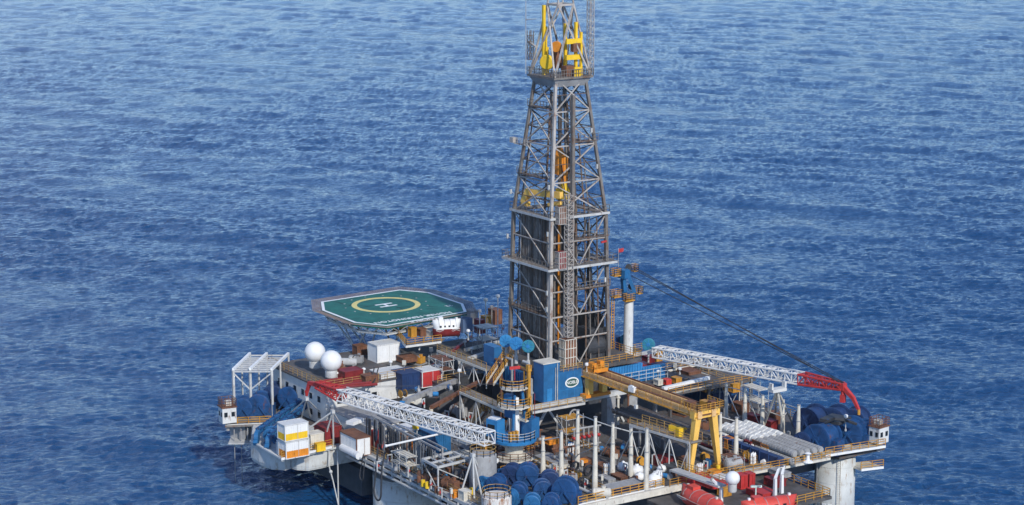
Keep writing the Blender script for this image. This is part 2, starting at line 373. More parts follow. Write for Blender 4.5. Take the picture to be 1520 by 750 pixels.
walkway([P(1278, 697, -2.2), P(1311, 693, -2.2)], V(-1, 0, 0), 3.4, 'small lower ochre railed platform hanging from the right corner', railmat=OCHRE, mat=CREAM, lipmat=WHITE2, r=.07)
walkway([P(935, 630, 5.), P(1024, 657, 5.)], BX, 2.2, 'braced walkway with ochre railing under the yellow gantry crane', legs=0, lipmat=LGREY, both=True)
walkway([P(649, 520, 8.), P(722, 549, 8.)], BX, 1.6, 'railed walkway on the left of the derrick below the lifeboat', legs=5, lipmat=CREAM)
walkway([P(683, 582, 6.), P(756, 614, 6.)], BX, 2.2, 'lower railed walkway between white crane boom and blue crane tower', legs=0, lipmat=CREAM)
walkway([P(582, 490, 9.), P(603, 514, 9.), P(655, 507, 9.)], V(-.7, .7, 0), 2.4, 'pale lipped landing with ochre railing beside the helideck', railmat=OCHRE, lipmat=WHITE, r=.06)
walkway([P(790, 612, 5.4), P(868, 598, 5.4)], -AX, 1.0, 'thin railed catwalk on the grey beam below the blue drill floor wall', lipmat=LGREY)
# stair beside the three sheaves
def stair(p, q, w, label):
    p = Vector(p); q = Vector(q); d = (q - p); hd = V(d.x, d.y, 0).normalized(); s = hd.cross(Z) * w / 2
    t = thing('stairway', label, 'stairs', tuple(p)); b = MB()
    for k in (-1, 1): b.beam(p + s * k, q + s * k, .12, .35)
    obj('stringer', b, CREAM, t); b = MB(); n_ = int(d.length / .35)
    for k in range(n_): c = p.lerp(q, (k + .5) / n_); b.beam(c - s, c + s, .28, .05)
    obj('tread', b, RUST, t); b = MB()
    for k in (-1, 1): b.rail([p + s * k, q + s * k], h=1.2, step=1.0, r=.055)
    obj('railing', b, OCHRE, t)
stair(P(727, 571, 6.4), P(757, 526, 9.6), 1.2, 'ochre railed stairway climbing towards the blue sheaves')
stair(P(700, 640, .1), P(722, 610, 4.), 1.1, 'ochre stairway going up from main deck under the boom')

# ------------------------------------------------------------------ the derrick
DCX, DCY, DZ0 = -6.4, 4.6, 9.0
def dh(z): return 5.5 - .45 * (z - 9) / 22.5 if z <= 31.5 else 5.05 - 2.35 * (z - 31.5) / 20.9
CORN = {'L': (-1, -1), 'N': (1, -1), 'R': (1, 1), 'K': (-1, 1)}
def dpt(c, z): s = CORN[c]; h = dh(z); return V(DCX + s[0] * h, DCY + s[1] * h, z)
der = thing('derrick', 'tall grey steel lattice derrick rising from the middle of the platform', 'derrick', (DCX, DCY, DZ0))
LV = [9, 16.5, 24, 31.5, 36.9, 42.3, 47.4, 52.4]
for c in 'LNRK':
    b = MB()
    for z0, z1 in ((9, 31.5), (31.5, 52.4)): b.beam(dpt(c, z0), dpt(c, z1), .5 if z0 < 20 else .42)
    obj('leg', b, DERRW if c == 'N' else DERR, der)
for f, (a, c) in enumerate((('L', 'N'), ('N', 'R'), ('R', 'K'), ('K', 'L'))):
    b = MB(); d = MB()
    for i, z in enumerate(LV[1:]):
        b.beam(dpt(a, z), dpt(c, z), .2)
        if i in (0, 1, 2): zz = z - 3.6; b.beam(dpt(a, zz), dpt(c, zz), .15)
    for i in range(len(LV) - 1):
        z0, z1 = LV[i], LV[i + 1]
        if i < 3:
            if f == 0: d.beam(dpt(a, z1), dpt(c, z0), .15)
            elif f == 1:
                m = (dpt(a, z1) + dpt(c, z1)) / 2; d.beam(dpt(a, z1), (dpt(a, z0) + dpt(c, z0)) / 2 , .15); d.beam(dpt(c, z1), (dpt(a, z0) + dpt(c, z0)) / 2, .15)
            else:
                d.beam(dpt(a, z1), dpt(c, z0), .18); d.beam(dpt(a, z0), dpt(c, z1), .18)
        else:
            d.beam(dpt(a, z0), dpt(c, z1), .17); d.beam(dpt(a, z1), dpt(c, z0), .17)
            m = (dpt(a, z0) + dpt(c, z0) + dpt(a, z1) + dpt(c, z1)) / 4
            b.beam((dpt(a, z0) + dpt(a, z1)) / 2, m, .1); b.beam((dpt(c, z0) + dpt(c, z1)) / 2, m, .1)
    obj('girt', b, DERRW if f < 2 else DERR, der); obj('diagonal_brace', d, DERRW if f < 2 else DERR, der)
def ringplat(z, over, inner, mat, lip, rmat, h=1.1, thick=.25):
    a = dh(z) + over; i_ = dh(z) - inner
    b = MB(); x0, x1, y0, y1 = DCX - a, DCX + a, DCY - a, DCY + a; u0, u1, w0, w1 = DCX - i_, DCX + i_, DCY - i_, DCY + i_
    b.box(x0, y0, z - thick, x1, w0, z); b.box(x0, w1, z - thick, x1, y1, z); b.box(x0, w0, z - thick, u0, w1, z); b.box(u1, w0, z - thick, x1, w1, z)
    p = obj('platform', b, mat, der)
    b = MB(); e = .06
    for q0, q1 in (((x0, y0 - e), (x1, y0 - e)), ((x1 + e, y0), (x1 + e, y1)), ((x1, y1 + e), (x0, y1 + e)), ((x0 - e, y1), (x0 - e, y0))):
        b.beam((*q0, z - .1), (*q1, z - .1), .1, .36)
    obj('edge_beam', b, lip, p, loc=None)
    b = MB(); b.rail([(x0, y0, z), (x1, y0, z), (x1, y1, z), (x0, y1, z), (x0, y0, z)], h=h, step=.9, r=.045, mid=1); obj('railing', b, rmat, p)
    return p
ringplat(24.2, 1.15, .8, GRATE, LGREY, DERR)
ringplat(31.8, .45, .9, GRATE, LGREY, DERR)
# crown platform, grey collar and A-frames
a = 3.6; zc = 52.6
b = MB(); b.box(DCX - a, DCY - a, zc - .3, DCX + a, DCY + a, zc); crown = obj('crown_platform', b, DERR, der)
b = MB()
q = 2.75
for s0, s1 in (((-q, -q), (q, -q)), ((q, -q), (q, q)), ((q, q), (-q, q)), ((-q, q), (-q, -q))):
    b.hexa([(DCX + s0[0], DCY + s0[1], zc - 1.5), (DCX + s1[0], DCY + s1[1], zc - 1.5), (DCX + s1[0] * .93, DCY + s1[1] * .93, zc - 1.5), (DCX + s0[0] * .93, DCY + s0[1] * .93, zc - 1.5),
            (DCX + s0[0] * 1.22, DCY + s0[1] * 1.22, zc - .32), (DCX + s1[0] * 1.22, DCY + s1[1] * 1.22, zc - .32), (DCX + s1[0] * 1.12, DCY + s1[1] * 1.12, zc - .32), (DCX + s0[0] * 1.12, DCY + s0[1] * 1.12, zc - .32)])
obj('collar_panel', b, GREY, crown)
b = MB(); b.rail([(DCX - a, DCY - a, zc), (DCX + a, DCY - a, zc), (DCX + a, DCY + a, zc), (DCX - a, DCY + a, zc), (DCX - a, DCY - a, zc)], step=.45, r=.05, mid=1); obj('railing', b, DERR, crown)
b = MB(); tz = zc + 10.6; t_ = 1.4
for s in CORN.values():
    base = V(DCX + s[0] * 3.3, DCY + s[1] * 3.3, zc)
    for u in ((s[0], -s[1]), (-s[0], s[1]), (s[0], s[1])):
        if (u[0], u[1]) == s and s in ((1, -1),): continue
        b.beam(base, V(DCX + u[0] * t_, DCY + u[1] * t_, tz), .24)
for s0, s1 in (((-1, -1), (1, -1)), ((1, -1), (1, 1)), ((1, 1), (-1, 1)), ((-1, 1), (-1, -1))):
    b.beam(V(DCX + s0[0] * t_, DCY + s0[1] * t_, tz), V(DCX + s1[0] * t_, DCY + s1[1] * t_, tz), .3)
for s in CORN.values(): b.beam(V(DCX + s[0] * t_, DCY + s[1] * t_, tz), V(DCX + s[0] * t_ * .8, DCY + s[1] * t_ * .8, tz + 3.4), .2)
obj('crown_frame', b, DERRW, der)
def lattice_mast(name, c, z0, z1, w, mat, parent, bay=.9, r=.05):
    b = MB(); cs = [(-w / 2, -w / 2), (w / 2, -w / 2), (w / 2, w / 2), (-w / 2, w / 2)]; n_ = int((z1 - z0) / bay)
    for k in range(4):
        x, y = cs[k]; x2, y2 = cs[(k + 1) % 4]
        b.tube((c[0] + x, c[1] + y, z0), (c[0] + x, c[1] + y, z1), r * 1.3, n=4)
        for i in range(n_ + 1):
            z = z0 + i * bay; b.tube((c[0] + x, c[1] + y, z), (c[0] + x2, c[1] + y2, z), r, n=4)
            if i < n_: b.tube((c[0] + x, c[1] + y, z), (c[0] + x2, c[1] + y2, z + bay), r * .8, n=4)
    return obj(name, b, mat, parent)
lattice_mast('ladder_cage', (DCX + 2.9, DCY + 3.5), zc, zc + 13.5, .75, DERRW, der)
lattice_mast('ladder_cage', (DCX - 3.3, DCY - 3.2), zc + 2.2, zc + 6.6, .7, DERR, der)
b = MB(); b.tube((DCX - 3.8, DCY - 3.7, zc), (DCX - 3.8, DCY - 3.7, zc + 11), .05); b.path([(DCX - 3.8, DCY - 3.7, zc + 8.2), (DCX - 2.1, DCY - 3.0, zc + 8.4)], .05); b.path([(DCX - 3.9, DCY - 3.1, zc + 4.8), (DCX - 1.8, DCY - 3.2, zc + 4.2)], .2)
obj('whip_aerial', b, DERRW, der)
# long caged ladder on the front right face, guide rails, wind wall
lattice_mast('ladder', (-.15, 1.95), 13.5, 35.5, .95, DERRW, der, bay=.75, r=.055)
b = MB(); b.beam((-1.6, 3.6, 9), (-1.6, 3.6, 50), .62, .5); obj('guide_rail', b, DERR, der)
b = MB(); b.beam((-5.2, 2.3, 9), (-5.2, 2.3, 50), .35); obj('guide_rail', b, DERR, der)
b = MB(); b.beam((-9.0, 6.4, 9), (-9.0, 6.4, 49), .4); obj('guide_rail', b, DERR, der)
b = MB()
for k in range(30):
    x = DCX - 4.9 + k * .328; b.box(x, DCY + 5.05, 9, x + .17, DCY + 5.2, 15.5); b.box(x + .17, DCY + 4.95, 9, x + .328, DCY + 5.1, 15.5)
obj('wind_wall', b, BLACK, der)
b = MB()
for k in range(18):
    x = DCX - 4.9 + k * .33; b.box(x, DCY + 2.6, 13, x + .17, DCY + 2.75, 31); b.box(x + .17, DCY + 2.5, 13, x + .33, DCY + 2.65, 31)
obj('wind_wall', b, DGREY, der)
# floodlight arm on the left, at mid height
b = MB(); p = dpt('L', 41.7); b.beam(p + V(-1.6, -.8, .2), p + V(1, .2, 0), .2); b.rail([p + V(-1.6, -.8, .2), p + V(1.5, -.4, .1)], h=.9, step=.7); b.cbox(p + V(-1.7, -.9, .3), .9, .7, .8); obj('side_landing', b, DERRW, der)
for z, s in ((20, 'N'), (29, 'N'), (38.5, 'R'), (34, 'L'), (27, 'L'), (36, 'N'), (21, 'R'), (44, 'R'), (17.5, 'N')):
    b = MB(); p = dpt(s, z); o_ = V(CORN[s][0], CORN[s][1], 0) * .3 + (AX * -.8 if s != 'R' else BX * -.9)
    b.cbox(p + o_, .28, .25, .7); b.tube(p, p + o_ + Z * .3, .05); obj('floodlight', b, LGREY, der)
b = MB(); p = dpt('R', 27.2); b.beam(p + V(.2, -1.1, 0), p + V(.2, -.1, .1), .2, .28); obj('red_sign', b, RED, der)

DERRB = paint('derrick_brown_steel', (.105, .085, .07), .65, rust=.6, var=.35, rustcol=(.15, .08, .045))
for (x, y, z0, z1, r_, m) in ((-11.2, -.1, 9, 47, .12, DERRB), (-10.6, -.2, 9, 42, .09, DERRW), (-4.2, -.35, 9, 31, .13, DERRB), (-3.7, -.35, 9, 38, .09, DERRB), (-2.6, -.3, 9, 28, .1, DERRW), (-1.4, 6.2, 9, 44, .13, DERRB), (-1.3, 7.0, 9, 40, .1, DERR), (-1.1, 8.4, 9, 31, .12, DERRB), (-2.5, 5.2, 9, 49, .16, DERRB), (-7.6, 2.4, 9, 50, .18, DERRB), (-3.3, 8.2, 9, 30, .2, BLACK), (-4.4, 8.9, 9, 26, .22, BLACK), (-8.2, 8.2, 9, 48, .16, DERRB), (-5.4, 7.4, 9, 50, .12, DERRW)):
    b = MB(); sc2 = lambda z: dh(z) / 5.5
    zs = [z0] + [z for z in (20, 31.5, 40) if z0 < z < z1] + [z1]; b.path([V(DCX + (x - DCX) * sc2(z), DCY + (y - DCY) * sc2(z), z) for z in zs], r_, 6); obj('service_pipe', b, m, der)
for (z, k) in ((16.5, 0), (20.2, 1), (37.2, 2), (42.6, 3), (47.6, 4), (28.0, 5)):
    h_ = dh(z); b = MB()
    if k % 2: x0, x1, y0, y1 = DCX + h_ - 1.0, DCX + h_ + .3, DCY - h_ * .2, DCY + h_ + .4
    else: x0, x1, y0, y1 = DCX - h_ - .3, DCX + h_ * .5, DCY - h_ - .3, DCY - h_ + .9
    b.box(x0, y0, z + .11, x1, y1, z + .24); p = obj('landing', b, DERRB, der); b = MB(); b.rail([(x0, y0, z + .24), (x1, y0, z + .24), (x1, y1, z + .24)], h=1.0, step=.9, r=.05, mid=1); obj('railing', b, DERR, p)
for k in range(7):
    z0, z1 = LV[k], LV[k + 1]; b = MB(); zm = (z0 + z1) / 2
    for a, c in (('L', 'N'), ('N', 'R'), ('R', 'K'), ('K', 'L')): b.beam(dpt(a, zm), dpt(c, zm), .11)
    for a, c in (('R', 'K'), ('K', 'L')): b.beam(dpt(a, z0), dpt(c, zm), .12); b.beam(dpt(c, zm), dpt(a, z1), .12)
    m = V(DCX, DCY, zm)
    if k in (1, 2, 3, 4): b.beam(dpt('L', z1), dpt('R', z1), .13); b.beam(dpt('N', z1), dpt('K', z1), .13)
    obj('secondary_frame', b, DERRB, der)
rq = random.Random(4)
for (p0, p1, sag, r_) in ((V(-5.6, 4.4, 39), V(-1.2, 6.4, 33), 9, .1), (V(-6.2, 5, 39), V(-1.6, 7.2, 30), 11, .1), (V(-7, 4, 37), V(-11, 1.5, 31), 6, .08)):
    b = MB(); b.path([p0.lerp(p1, f) - Z * sag * 4 * f * (1 - f) for f in np.linspace(0, 1, 14)], r_, 6); obj('mud_hose', b, BLACK, der)
b = MB(); b.beam((-2.2, 7.4, 24.1), (-3.2, 9.6, 9.2), .28); b.beam((-1.4, 4.6, 24.1), (-2.8, 9.4, 14), .25); b.beam((-4.4, 9.8, 9.2), (-1.2, 9.8, 22), .25); obj('dark_strut', b, BLACK, der)
# racked drill pipe: each stand its own object
proto = None
for i in range(15):
    for j in range(3):
        x = -10.6 + i * .5 + (.25 if j == 1 else 0); y = .5 + j * .62
        if proto is None:
            b = MB(); b.tube((0, 0, 0), (0, 0, 22), .2, n=7); b.tube((0, 0, 9.2), (0, 0, 9.8), .26, n=7); b.tube((0, 0, 18.2), (0, 0, 18.8), .26, n=7)
            proto = obj('pipe_stand', b, STAND, loc=(0, 0, 0)); proto.location = (x, y, 9.15); tag(proto, 'dark drill pipe stand racked upright inside the left derrick face', 'drill pipe', 'drill pipe stands racked in the derrick')
        else:
            o = proto.copy(); COL.objects.link(o); o.location = (x, y, 9.15)
for z in (19.6, 30.6):
    pass
# crown block and yellow gear at the top
t = thing('crown_block', 'bright yellow sheave block at the top of the derrick', 'crown block', (DCX, DCY, zc))
b = MB(); b.lathe((DCX - .2, DCY - 2.3, zc + 2.0), (.6, -1, 0), [(-.3, 1.0), (-.15, 1.15), (.15, 1.15), (.3, 1.0)], 24); obj('sheave', b, YEL2, t)
b = MB(); b.lathe((DCX + 1.0, DCY - 1.4, zc + 4.4), (.6, -1, 0), [(-.25, .8), (.25, .8)], 24); obj('sheave', b, ORANGE, t)
b = MB()
for (dx, dy, h, w) in ((-1.9, -1.5, 7.2, .5), (-1.2, -2.2, 10.5, .42), (.9, .3, 7.8, .4), (1.8, 1.6, 8, .4), (2.3, 2.2, 6.5, .35), (-2.6, -.6, 4, .35)): b.beam((DCX + dx, DCY + dy, zc), (DCX + dx, DCY + dy, zc + h), w)
for zz in (2.8, 5.2): b.beam((DCX + 2.3, DCY - .6, zc + zz), (DCX + 2.3, DCY + 2.2, zc + zz), .5, .75)
obj('frame', b, YEL2, t)
for q_ in (((DCX + 1.8, DCY + .2, zc), 1.4, 1.6, 1.5), ((DCX - .6, DCY - .2, zc + 1), 1.2, 1.2, 3.4), ((DCX + 2.2, DCY + 1.2, zc + 3.6), .8, 1.2, 1.3)): b = MB(); b.cbox(*q_); obj('motor_housing', b, RUST, t)
b = MB(); b.cbox((DCX + 3.3, DCY + .8, zc - .1), .25, 1.1, 1.5); obj('winch_cover', b, YEL2, t)
# travelling gear
t = thing('top_drive', 'orange and yellow top drive hanging on the centre line of the derrick', 'top drive', (DCX, DCY, 30))
b = MB(); b.cbox((DCX, DCY, 37.4), 1.2, 1.5, 3.0); b.cbox((DCX + .4, DCY + .6, 35.5), .7, .8, 4.6); b.tube((DCX, DCY, 41.4), (DCX, DCY, 40.4), .5, .8, n=10); obj('block', b, ORANGE, t)
b = MB(); b.beam((DCX + .3, DCY + .4, 36), (DCX + 1.0, DCY + 2.0, 31.6), .9, .9); b.cbox((DCX + .4, DCY, 33.6), 1.1, 1.3, 1.6); obj('motor', b, YEL2, t)
b = MB()
for dx in (-.3, 0, .3): b.tube((DCX + dx, DCY, 41), (DCX + dx * 1.5, DCY + .2, 50.9), .07)
obj('wire_line', b, DGREY, t)
b = MB(); b.tube((DCX + .8, DCY - .6, 11), (DCX + .8, DCY - .6, 33), .24, n=8); solo('drill_string', b, ORANGE, 'long orange pipe hanging down the middle of the derrick', 'drill pipe')
t = thing('pipe_racker_arm', 'orange pipe racking arm reaching left across the derrick at mid height', 'racking arm', (DCX, DCY, 34))
b = MB(); b.beam((-1.5, 1.5, 35.1), (-8.8, .4, 34.7), .7, .95); b.beam((-1.5, 1.5, 33.9), (-4.4, 1.2, 33.3), .5, .5); obj('beam', b, YELL, t)
b = MB(); b.beam((-8.6, .4, 35.0), (-9.8, .3, 32.9), .75, .9); b.cbox((-9.3, .3, 32.5), 1.6, .7, .7); obj('gripper', b, YELL, t)
def cage(name, c, w, d, h, mats, label):
    t = thing(name, label, 'lift cage', (c[0], c[1], c[2])); b = MB(); b.cbox(c, w, d, h); obj('panel', b, mats[0], t)
    b = MB(); x, y, z = c
    for k in range(5): u = -d / 2 + d * k / 4; b.box(x + w / 2 + .02, y + u - .05, z, x + w / 2 + .1, y + u + .05, z + h); u = -w / 2 + w * k / 4; b.box(x + u - .05, y - d / 2 - .1, z, x + u + .05, y - d / 2 - .02, z + h)
    for k in range(4): zz = z + h * k / 3.; b.box(x + w / 2 + .03, y - d / 2, zz - .05, x + w / 2 + .13, y + d / 2, zz + .05); b.box(x - w / 2, y - d / 2 - .13, zz - .05, x + w / 2, y - d / 2 - .03, zz + .05)
    obj('bar', b, mats[1], t)
cage('lift_cage', (-.2, 1.9, 9.0), 1.5, 2.0, 4.2, (RUST, CREAM), 'rusty barred cage at the foot of the derrick ladder')
cage('lift_cage', (-.3, .6, 24.2), 1.0, 1.3, 2.6, (DRED, DERRW), 'red panelled cage on the lower derrick platform')
cage('lift_cage', (-.5, .7, 31.0), 1.0, 1.2, 2.6, (RUST, DERRW), 'rusty cage on the upper derrick platform')

# ------------------------------------------------------------------ drill floor block
df = thing('drill_floor', 'blue walled drill floor carrying the derrick over the dark opening', 'drill floor', (-6, 3, 5))
b = MB(); b.box(-14, -4.4, 8.4, 2.2, 14, 9.0); obj('floor_slab', b, DDECK, df)
b = MB(); b.box(-13, -3.5, 0.02, -1.5, 13, 8.39); obj('shade_core', b, HULLD, df)  # dark solid filling the open space below the floor, in place of its shade
b = MB(); b.box(2.4, -2.6, 5.2, 4.0, 1.75, 9.4); blue = obj('logo_wall', b, BLUE, df)
b = MB(); b.box(1.6, -5.6, 5.2, 4.25, -2.7, 11.1); obj('tower_panel', b, BLUE, df)
b = MB(); b.box(1.5, -5.7, 11.1, 4.3, -2.6, 11.25); obj('tower_top', b, CREAM, df)
b = MB(); b.box(-12, -4.8, 5.5, 1.5, -4.45, 8.38)
for k in range(20): b.box(-11.8 + k * .66, -4.95, 5.6, -11.5 + k * .66, -4.81, 8.3)
obj('side_wall', b, BLUE, df)
b = MB(); b.beam((4.4, -11.5, 4.85), (4.4, 12, 4.85), .7, .75); b.beam((3.2, -11.5, 4.5), (3.2, 12, 4.5), .5, .6); obj('front_rail_beam', b, LGREY, df)
for (x, y) in ((4.4, 6.4), (4.4, -10.5), (3.0, 11.6)):
    b = MB(); b.box(x - .9, y - .8, .02, x + .6, y + .8, 4.4); obj('pillar', b, GREY, df)
b = MB()
for (p, q) in (((4.4, -8, .1), (4.4, -5, 4.4)), ((4.4, -2, .1), (4.4, -5, 4.4)), ((4.4, 9.2, .1), (4.4, 6.6, 4.4))): b.beam(p, q, .3)
obj('diagonal_brace', b, LGREY, df)
for k in range(4): b = MB(); b.box(4.001, -2.55 + k * 1.35, 5.25, 4.025, -2.5 + k * 1.35, 9.35); obj('weld_seam', b, MBLUE, blue)
b = MB(); b.box(4.001, -2.6, 6.55, 4.02, 1.75, 6.6); obj('weld_seam', b, MBLUE, blue)
b = MB(); b.rail([(3.9, -2.6, 9.4), (3.9, 1.7, 9.4)], h=1.0, step=.8, r=.045); obj('railing', b, RAILP, blue)
b = MB(); b.box(4.26, -5.0, 5.3, 4.3, -4.1, 7.3); obj('door', b, MBLUE, df)
b = MB(); b.tube((4.4, -3.2, 5.2), (4.4, -3.2, 11), .08); b.tube((4.4, -3.55, 5.2), (4.4, -3.55, 10.4), .06); obj('riser_pipe', b, LGREY, df)
# oval sign
yo = -.3; zo = 7.6
def ell(ry, rz, x0, x1, n_=36): 
    m = MB(); m.lathe((0, 0, 0), (1, 0, 0), [(0, 1), (x1 - x0, 1)], n_); m.v = [(x0 + v[0], yo + v[1] * ry, zo + v[2] * rz) for v in m.v]; return m
sg = obj('oval_sign', ell(1.25, .78, 4.03, 4.07), SAFE, blue)
obj('oval_panel', ell(1.06, .6, 4.072, 4.09), paint('sign_green', (.05, .11, .09), .5), blue)
textmesh('sign_lettering', 'NOBLE', .66, SAFE, (4.1, yo, zo), BX, Z, blue)
# blue wall behind the gantry crane
b = MB()
for k in range(22):
    y = 8.2 + k * .5; b.box(1.2, y, 5.1, 1.9, y + .3, 8.0 if k < 13 else 7.2); b.box(1.2, y + .3, 5.1, 1.8, y + .5, 8.0 if k < 13 else 7.2)
obj('blue_screen', b, MBLUE, df)
b = MB(); b.rail([(2.6, 7.8, 5.2), (2.6, 19, 5.2)], h=1.8, step=1.4, r=.06); obj('railing', b, LGREY, df)
b = MB(); b.box(-7, 14.01, 4.6, 4.2, 22, 5.05); obj('side_deck', b, DECK, df)
for (x, y) in ((3.4, 21), (3.4, 16), (-5, 21)):
    b = MB(); b.beam((x, y, .02), (x, y, 4.59), .5); obj('side_post', b, GREY, df)
b = MB(); b.cbox((-3.2, 8.6, 9.01), 3.2, 3.4, 4.6); b.lathe((-2.6, 6.4, 10.8), (0, 1, 0), [(0, 1.6), (4.2, 1.6)], 20); solo('drawworks', b, BLACK, 'black drawworks housing on the drill floor inside the derrick', 'winch')

# ------------------------------------------------------------------ sheaves on posts
def sheave(p, r, zc_, label, mat=DISCM):
    p = Vector(p); t = thing('sheave_post', label, 'sheave', tuple(p)); c = V(p.x, p.y, zc_)
    b = MB(); b.tube(p, c, .16, n=8); b.tube(p, p + Z * 1.2, .3, n=8); obj('post', b, LGREY, t)
    ax = V(.62, -.75, .1).normalized(); b = MB(); b.lathe(c, ax, [(-.28, r * .8), (-.25, r), (-.12, r), (-.1, r * .93), (.1, r * .93), (.12, r), (.25, r), (.28, r * .8)], 26); d = obj('wheel', b, mat, t)
    b = MB(); b.lathe(c, ax, [(.281, r * .3), (.4, r * .26)], 14)
    for k in range(8):
        a_ = k * math.pi / 4; s_ = ax.cross(Z).normalized(); u_ = s_.cross(ax); e = s_ * math.cos(a_) + u_ * math.sin(a_); b.beam(c + ax * .3 + e * r * .2, c + ax * .3 + e * r * .88, .09, .07)
    obj('hub', b, MBLUE, d)
sheave((-8.9, -3.6, 9), .98, 11.8, 'bright blue sheave wheel on a post, farthest left of the three beside the stairway')
sheave((-5.6, -3.9, 9), 1.02, 12.1, 'darker blue sheave wheel on a post, middle one beside the stairway', MBLUE)
sheave((-2.2, -4.0, 9), .95, 12.4, 'teal blue sheave wheel on a post beside the white topped blue wall', TEAL)
sheave((-5.6, 17.0, 5), 1.0, 9.8, 'teal sheave wheel half hidden behind the white kingpost', TEAL)
sheave((-2.6, 19.2, 5), 1.0, 9.4, 'teal sheave wheel to the right of the white kingpost', TEAL)
b = MB(); b.cbox((-10.5, -5.0, 6), 3.0, 1.4, 5.0); b.cbox((-9.0, -5.1, 5.4), 2.0, 1.6, 3.2); solo('hydraulic_unit', b, BLUE, 'blue machinery box under the left blue sheave', 'machinery')
b = MB(); b.cbox((-7.5, 15.6, 5.06), 2.2, 2.4, 5.2); solo('hydraulic_unit', b, DBLUE, 'tall dark blue machinery box behind the right derrick leg', 'machinery')

# ------------------------------------------------------------------ lattice boom
def lattice(b, b2, p, q, w, h, bay, r=.12, w2=None, h2=None, r2=None):
    """four chords into b and lacing into b2"""
    p = Vector(p); q = Vector(q); d = (q - p); L = d.length; d.normalize(); s = d.cross(Z).normalized(); u = s.cross(d).normalized()
    w2 = w if w2 is None else w2; h2 = h if h2 is None else h2; r2 = r2 or r * .6; n_ = max(1, int(L / bay))
    def pt(k, i):
        f = i / n_; c = p + (q - p) * f; sx, sy = [(-1, -1), (1, -1), (1, 1), (-1, 1)][k]
        return c + s * sx * (w + (w2 - w) * f) / 2 + u * sy * (h + (h2 - h) * f) / 2
    for k in range(4):
        b.tube(pt(k, 0), pt(k, n_), r, n=6)
        for i in range(n_):
            k2 = (k + 1) % 4
            b2.tube(pt(k, i), pt(k2, i + 1) if i % 2 == 0 else pt(k2, i), r2, n=4) if False else None
            if i % 2 == 0: b2.tube(pt(k, i), pt(k2, i + 1), r2, n=4)
            else: b2.tube(pt(k2, i), pt(k, i + 1), r2, n=4)
            b2.tube(pt(k, i), pt(k2, i), r2 * .8, n=4)

# left crane -----------------------------------------------------------
CX0, CY0 = P(766, 684, .4).x + 1.6, P(766, 684, .4).y - 1.4
def R0(x, y, z): return V(CX0 + x, CY0 + y, z)
cl = thing('pedestal_crane', 'blue pedestal crane with its white lattice boom lying towards the left corner', 'crane', tuple(R0(0, 0, 0)))
b = MB(); b.lathe(R0(0, 0, 0.01), Z, [(0, 1.5), (.2, 1.5), (.25, 1.3), (3.2, 1.3), (3.3, 1.7), (3.9, 1.7)], 28); obj('pedestal', b, CREAM, cl, smooth=False)
b = MB(); b.lathe(R0(0, 0, 1.5), Z, [(0, 2.9), (.2, 2.9)], 28); pr = obj('ring_platform', b, CREAM, cl)
b = MB(); ring = [R0(2.85 * math.cos(a_), 2.85 * math.sin(a_), 1.7) for a_ in np.linspace(0, 2 * math.pi, 17)]; b.rail(ring, r=.06); obj('railing', b, RUST, pr)
b = MB(); b.lathe(R0(0, 0, 4.0), Z, [(0, 2.9), (.12, 3.2), (.5, 3.25), (.55, 3.1)], 28); sp = obj('slewing_platform', b, MBLUE, cl)
b = MB(); ring = [R0(3.1 * math.cos(a_), 3.1 * math.sin(a_), 4.55) for a_ in np.linspace(-2.2, 2.0, 13)]; b.rail(ring, r=.055, h=1.2); obj('railing', b, LGREY, sp)
b = MB(); b.cbox(R0(-1.9, -1.9, 4.56), 2.0, 1.7, 2.5, .3); cabn = obj('cabin', b, MBLUE, cl)
b = MB(); b.cbox(R0(-2.0, -1.95, 7.07), 1.5, 1.2, .2, .3); obj('roof_hatch', b, WHITE2, cabn)
b = MB(); b.cbox(R0(-2.95, -2.28, 5.3), .1, 1.1, 1.1, .3); obj('window', b, GLASS, cabn); b = MB(); b.cbox(R0(-1.65, -2.8, 5.4), 1.2, .1, 1.0, .3); obj('window', b, GLASS, cabn)
b = MB(); b.cbox(R0(1.3, 1.9, 4.56), 2.0, 1.6, 2.9, .2); b.cbox(R0(-.4, 2.2, 4.56), 1.3, 1.0, 2.1, .2); obj('engine_house', b, BLUE, cl)
b = MB()
for k in range(3): b.cbox(R0(1.4 + .0, -1.6 + k * .55, 4.56), .5, .35, 1.3)
obj('battery_box', b, OCHRE, cl)
b = MB(); lat = MB()
lattice(b, lat, R0(-.2, .2, 4.6), R0(-.2, .2, 12.6), 1.9, 1.9, 1.7, .13, 1.2, 1.2, .06)
b.v += []; obj('tower', b, BLUE, cl); obj('tower_lacing', lat, MBLUE, cl)
b = MB(); b.beam(R0(.15, .25, 4.7), R0(.0, .25, 10.3), .75, .6); obj('tower_core', b, WHITE2, cl)
b = MB(); b.beam(R0(.9, -.9, 4.7), R0(.4, -.2, 10.8), .3); b.beam(R0(.9, 1.6, 4.7), R0(.6, .9, 11.5), .35); obj('tower_strut', b, BLUE, cl)
for zz, rr_, a0, a1 in ((7.3, 2.3, .2, 2.6), (9.3, 2.4, -3.0, 1.0), (11.9, 2.0, -2.2, 1.7)):
    b = MB(); ang = np.linspace(a0, a1, 9); poly = [R0(rr_ * math.cos(a_), rr_ * math.sin(a_), zz) for a_ in ang] + [R0(0, .2, zz)]; b.prism([(p.x, p.y) for p in poly], zz - .18, zz)
    pf = obj('service_platform', b, CREAM, cl); b = MB(); b.rail(poly[:-1], r=.065, h=1.25, step=.9); obj('railing', b, OCHRE, pf)
b = MB(); b.cbox(R0(-.7, -.4, 9.31), 1.2, .9, 1.4, .5); obj('winch_house', b, BLUE, cl); b = MB(); b.cbox(R0(-2.0, .9, 6.9), 1.5, 1.4, 1.2, .2); obj('winch_house', b, BLUE, cl)
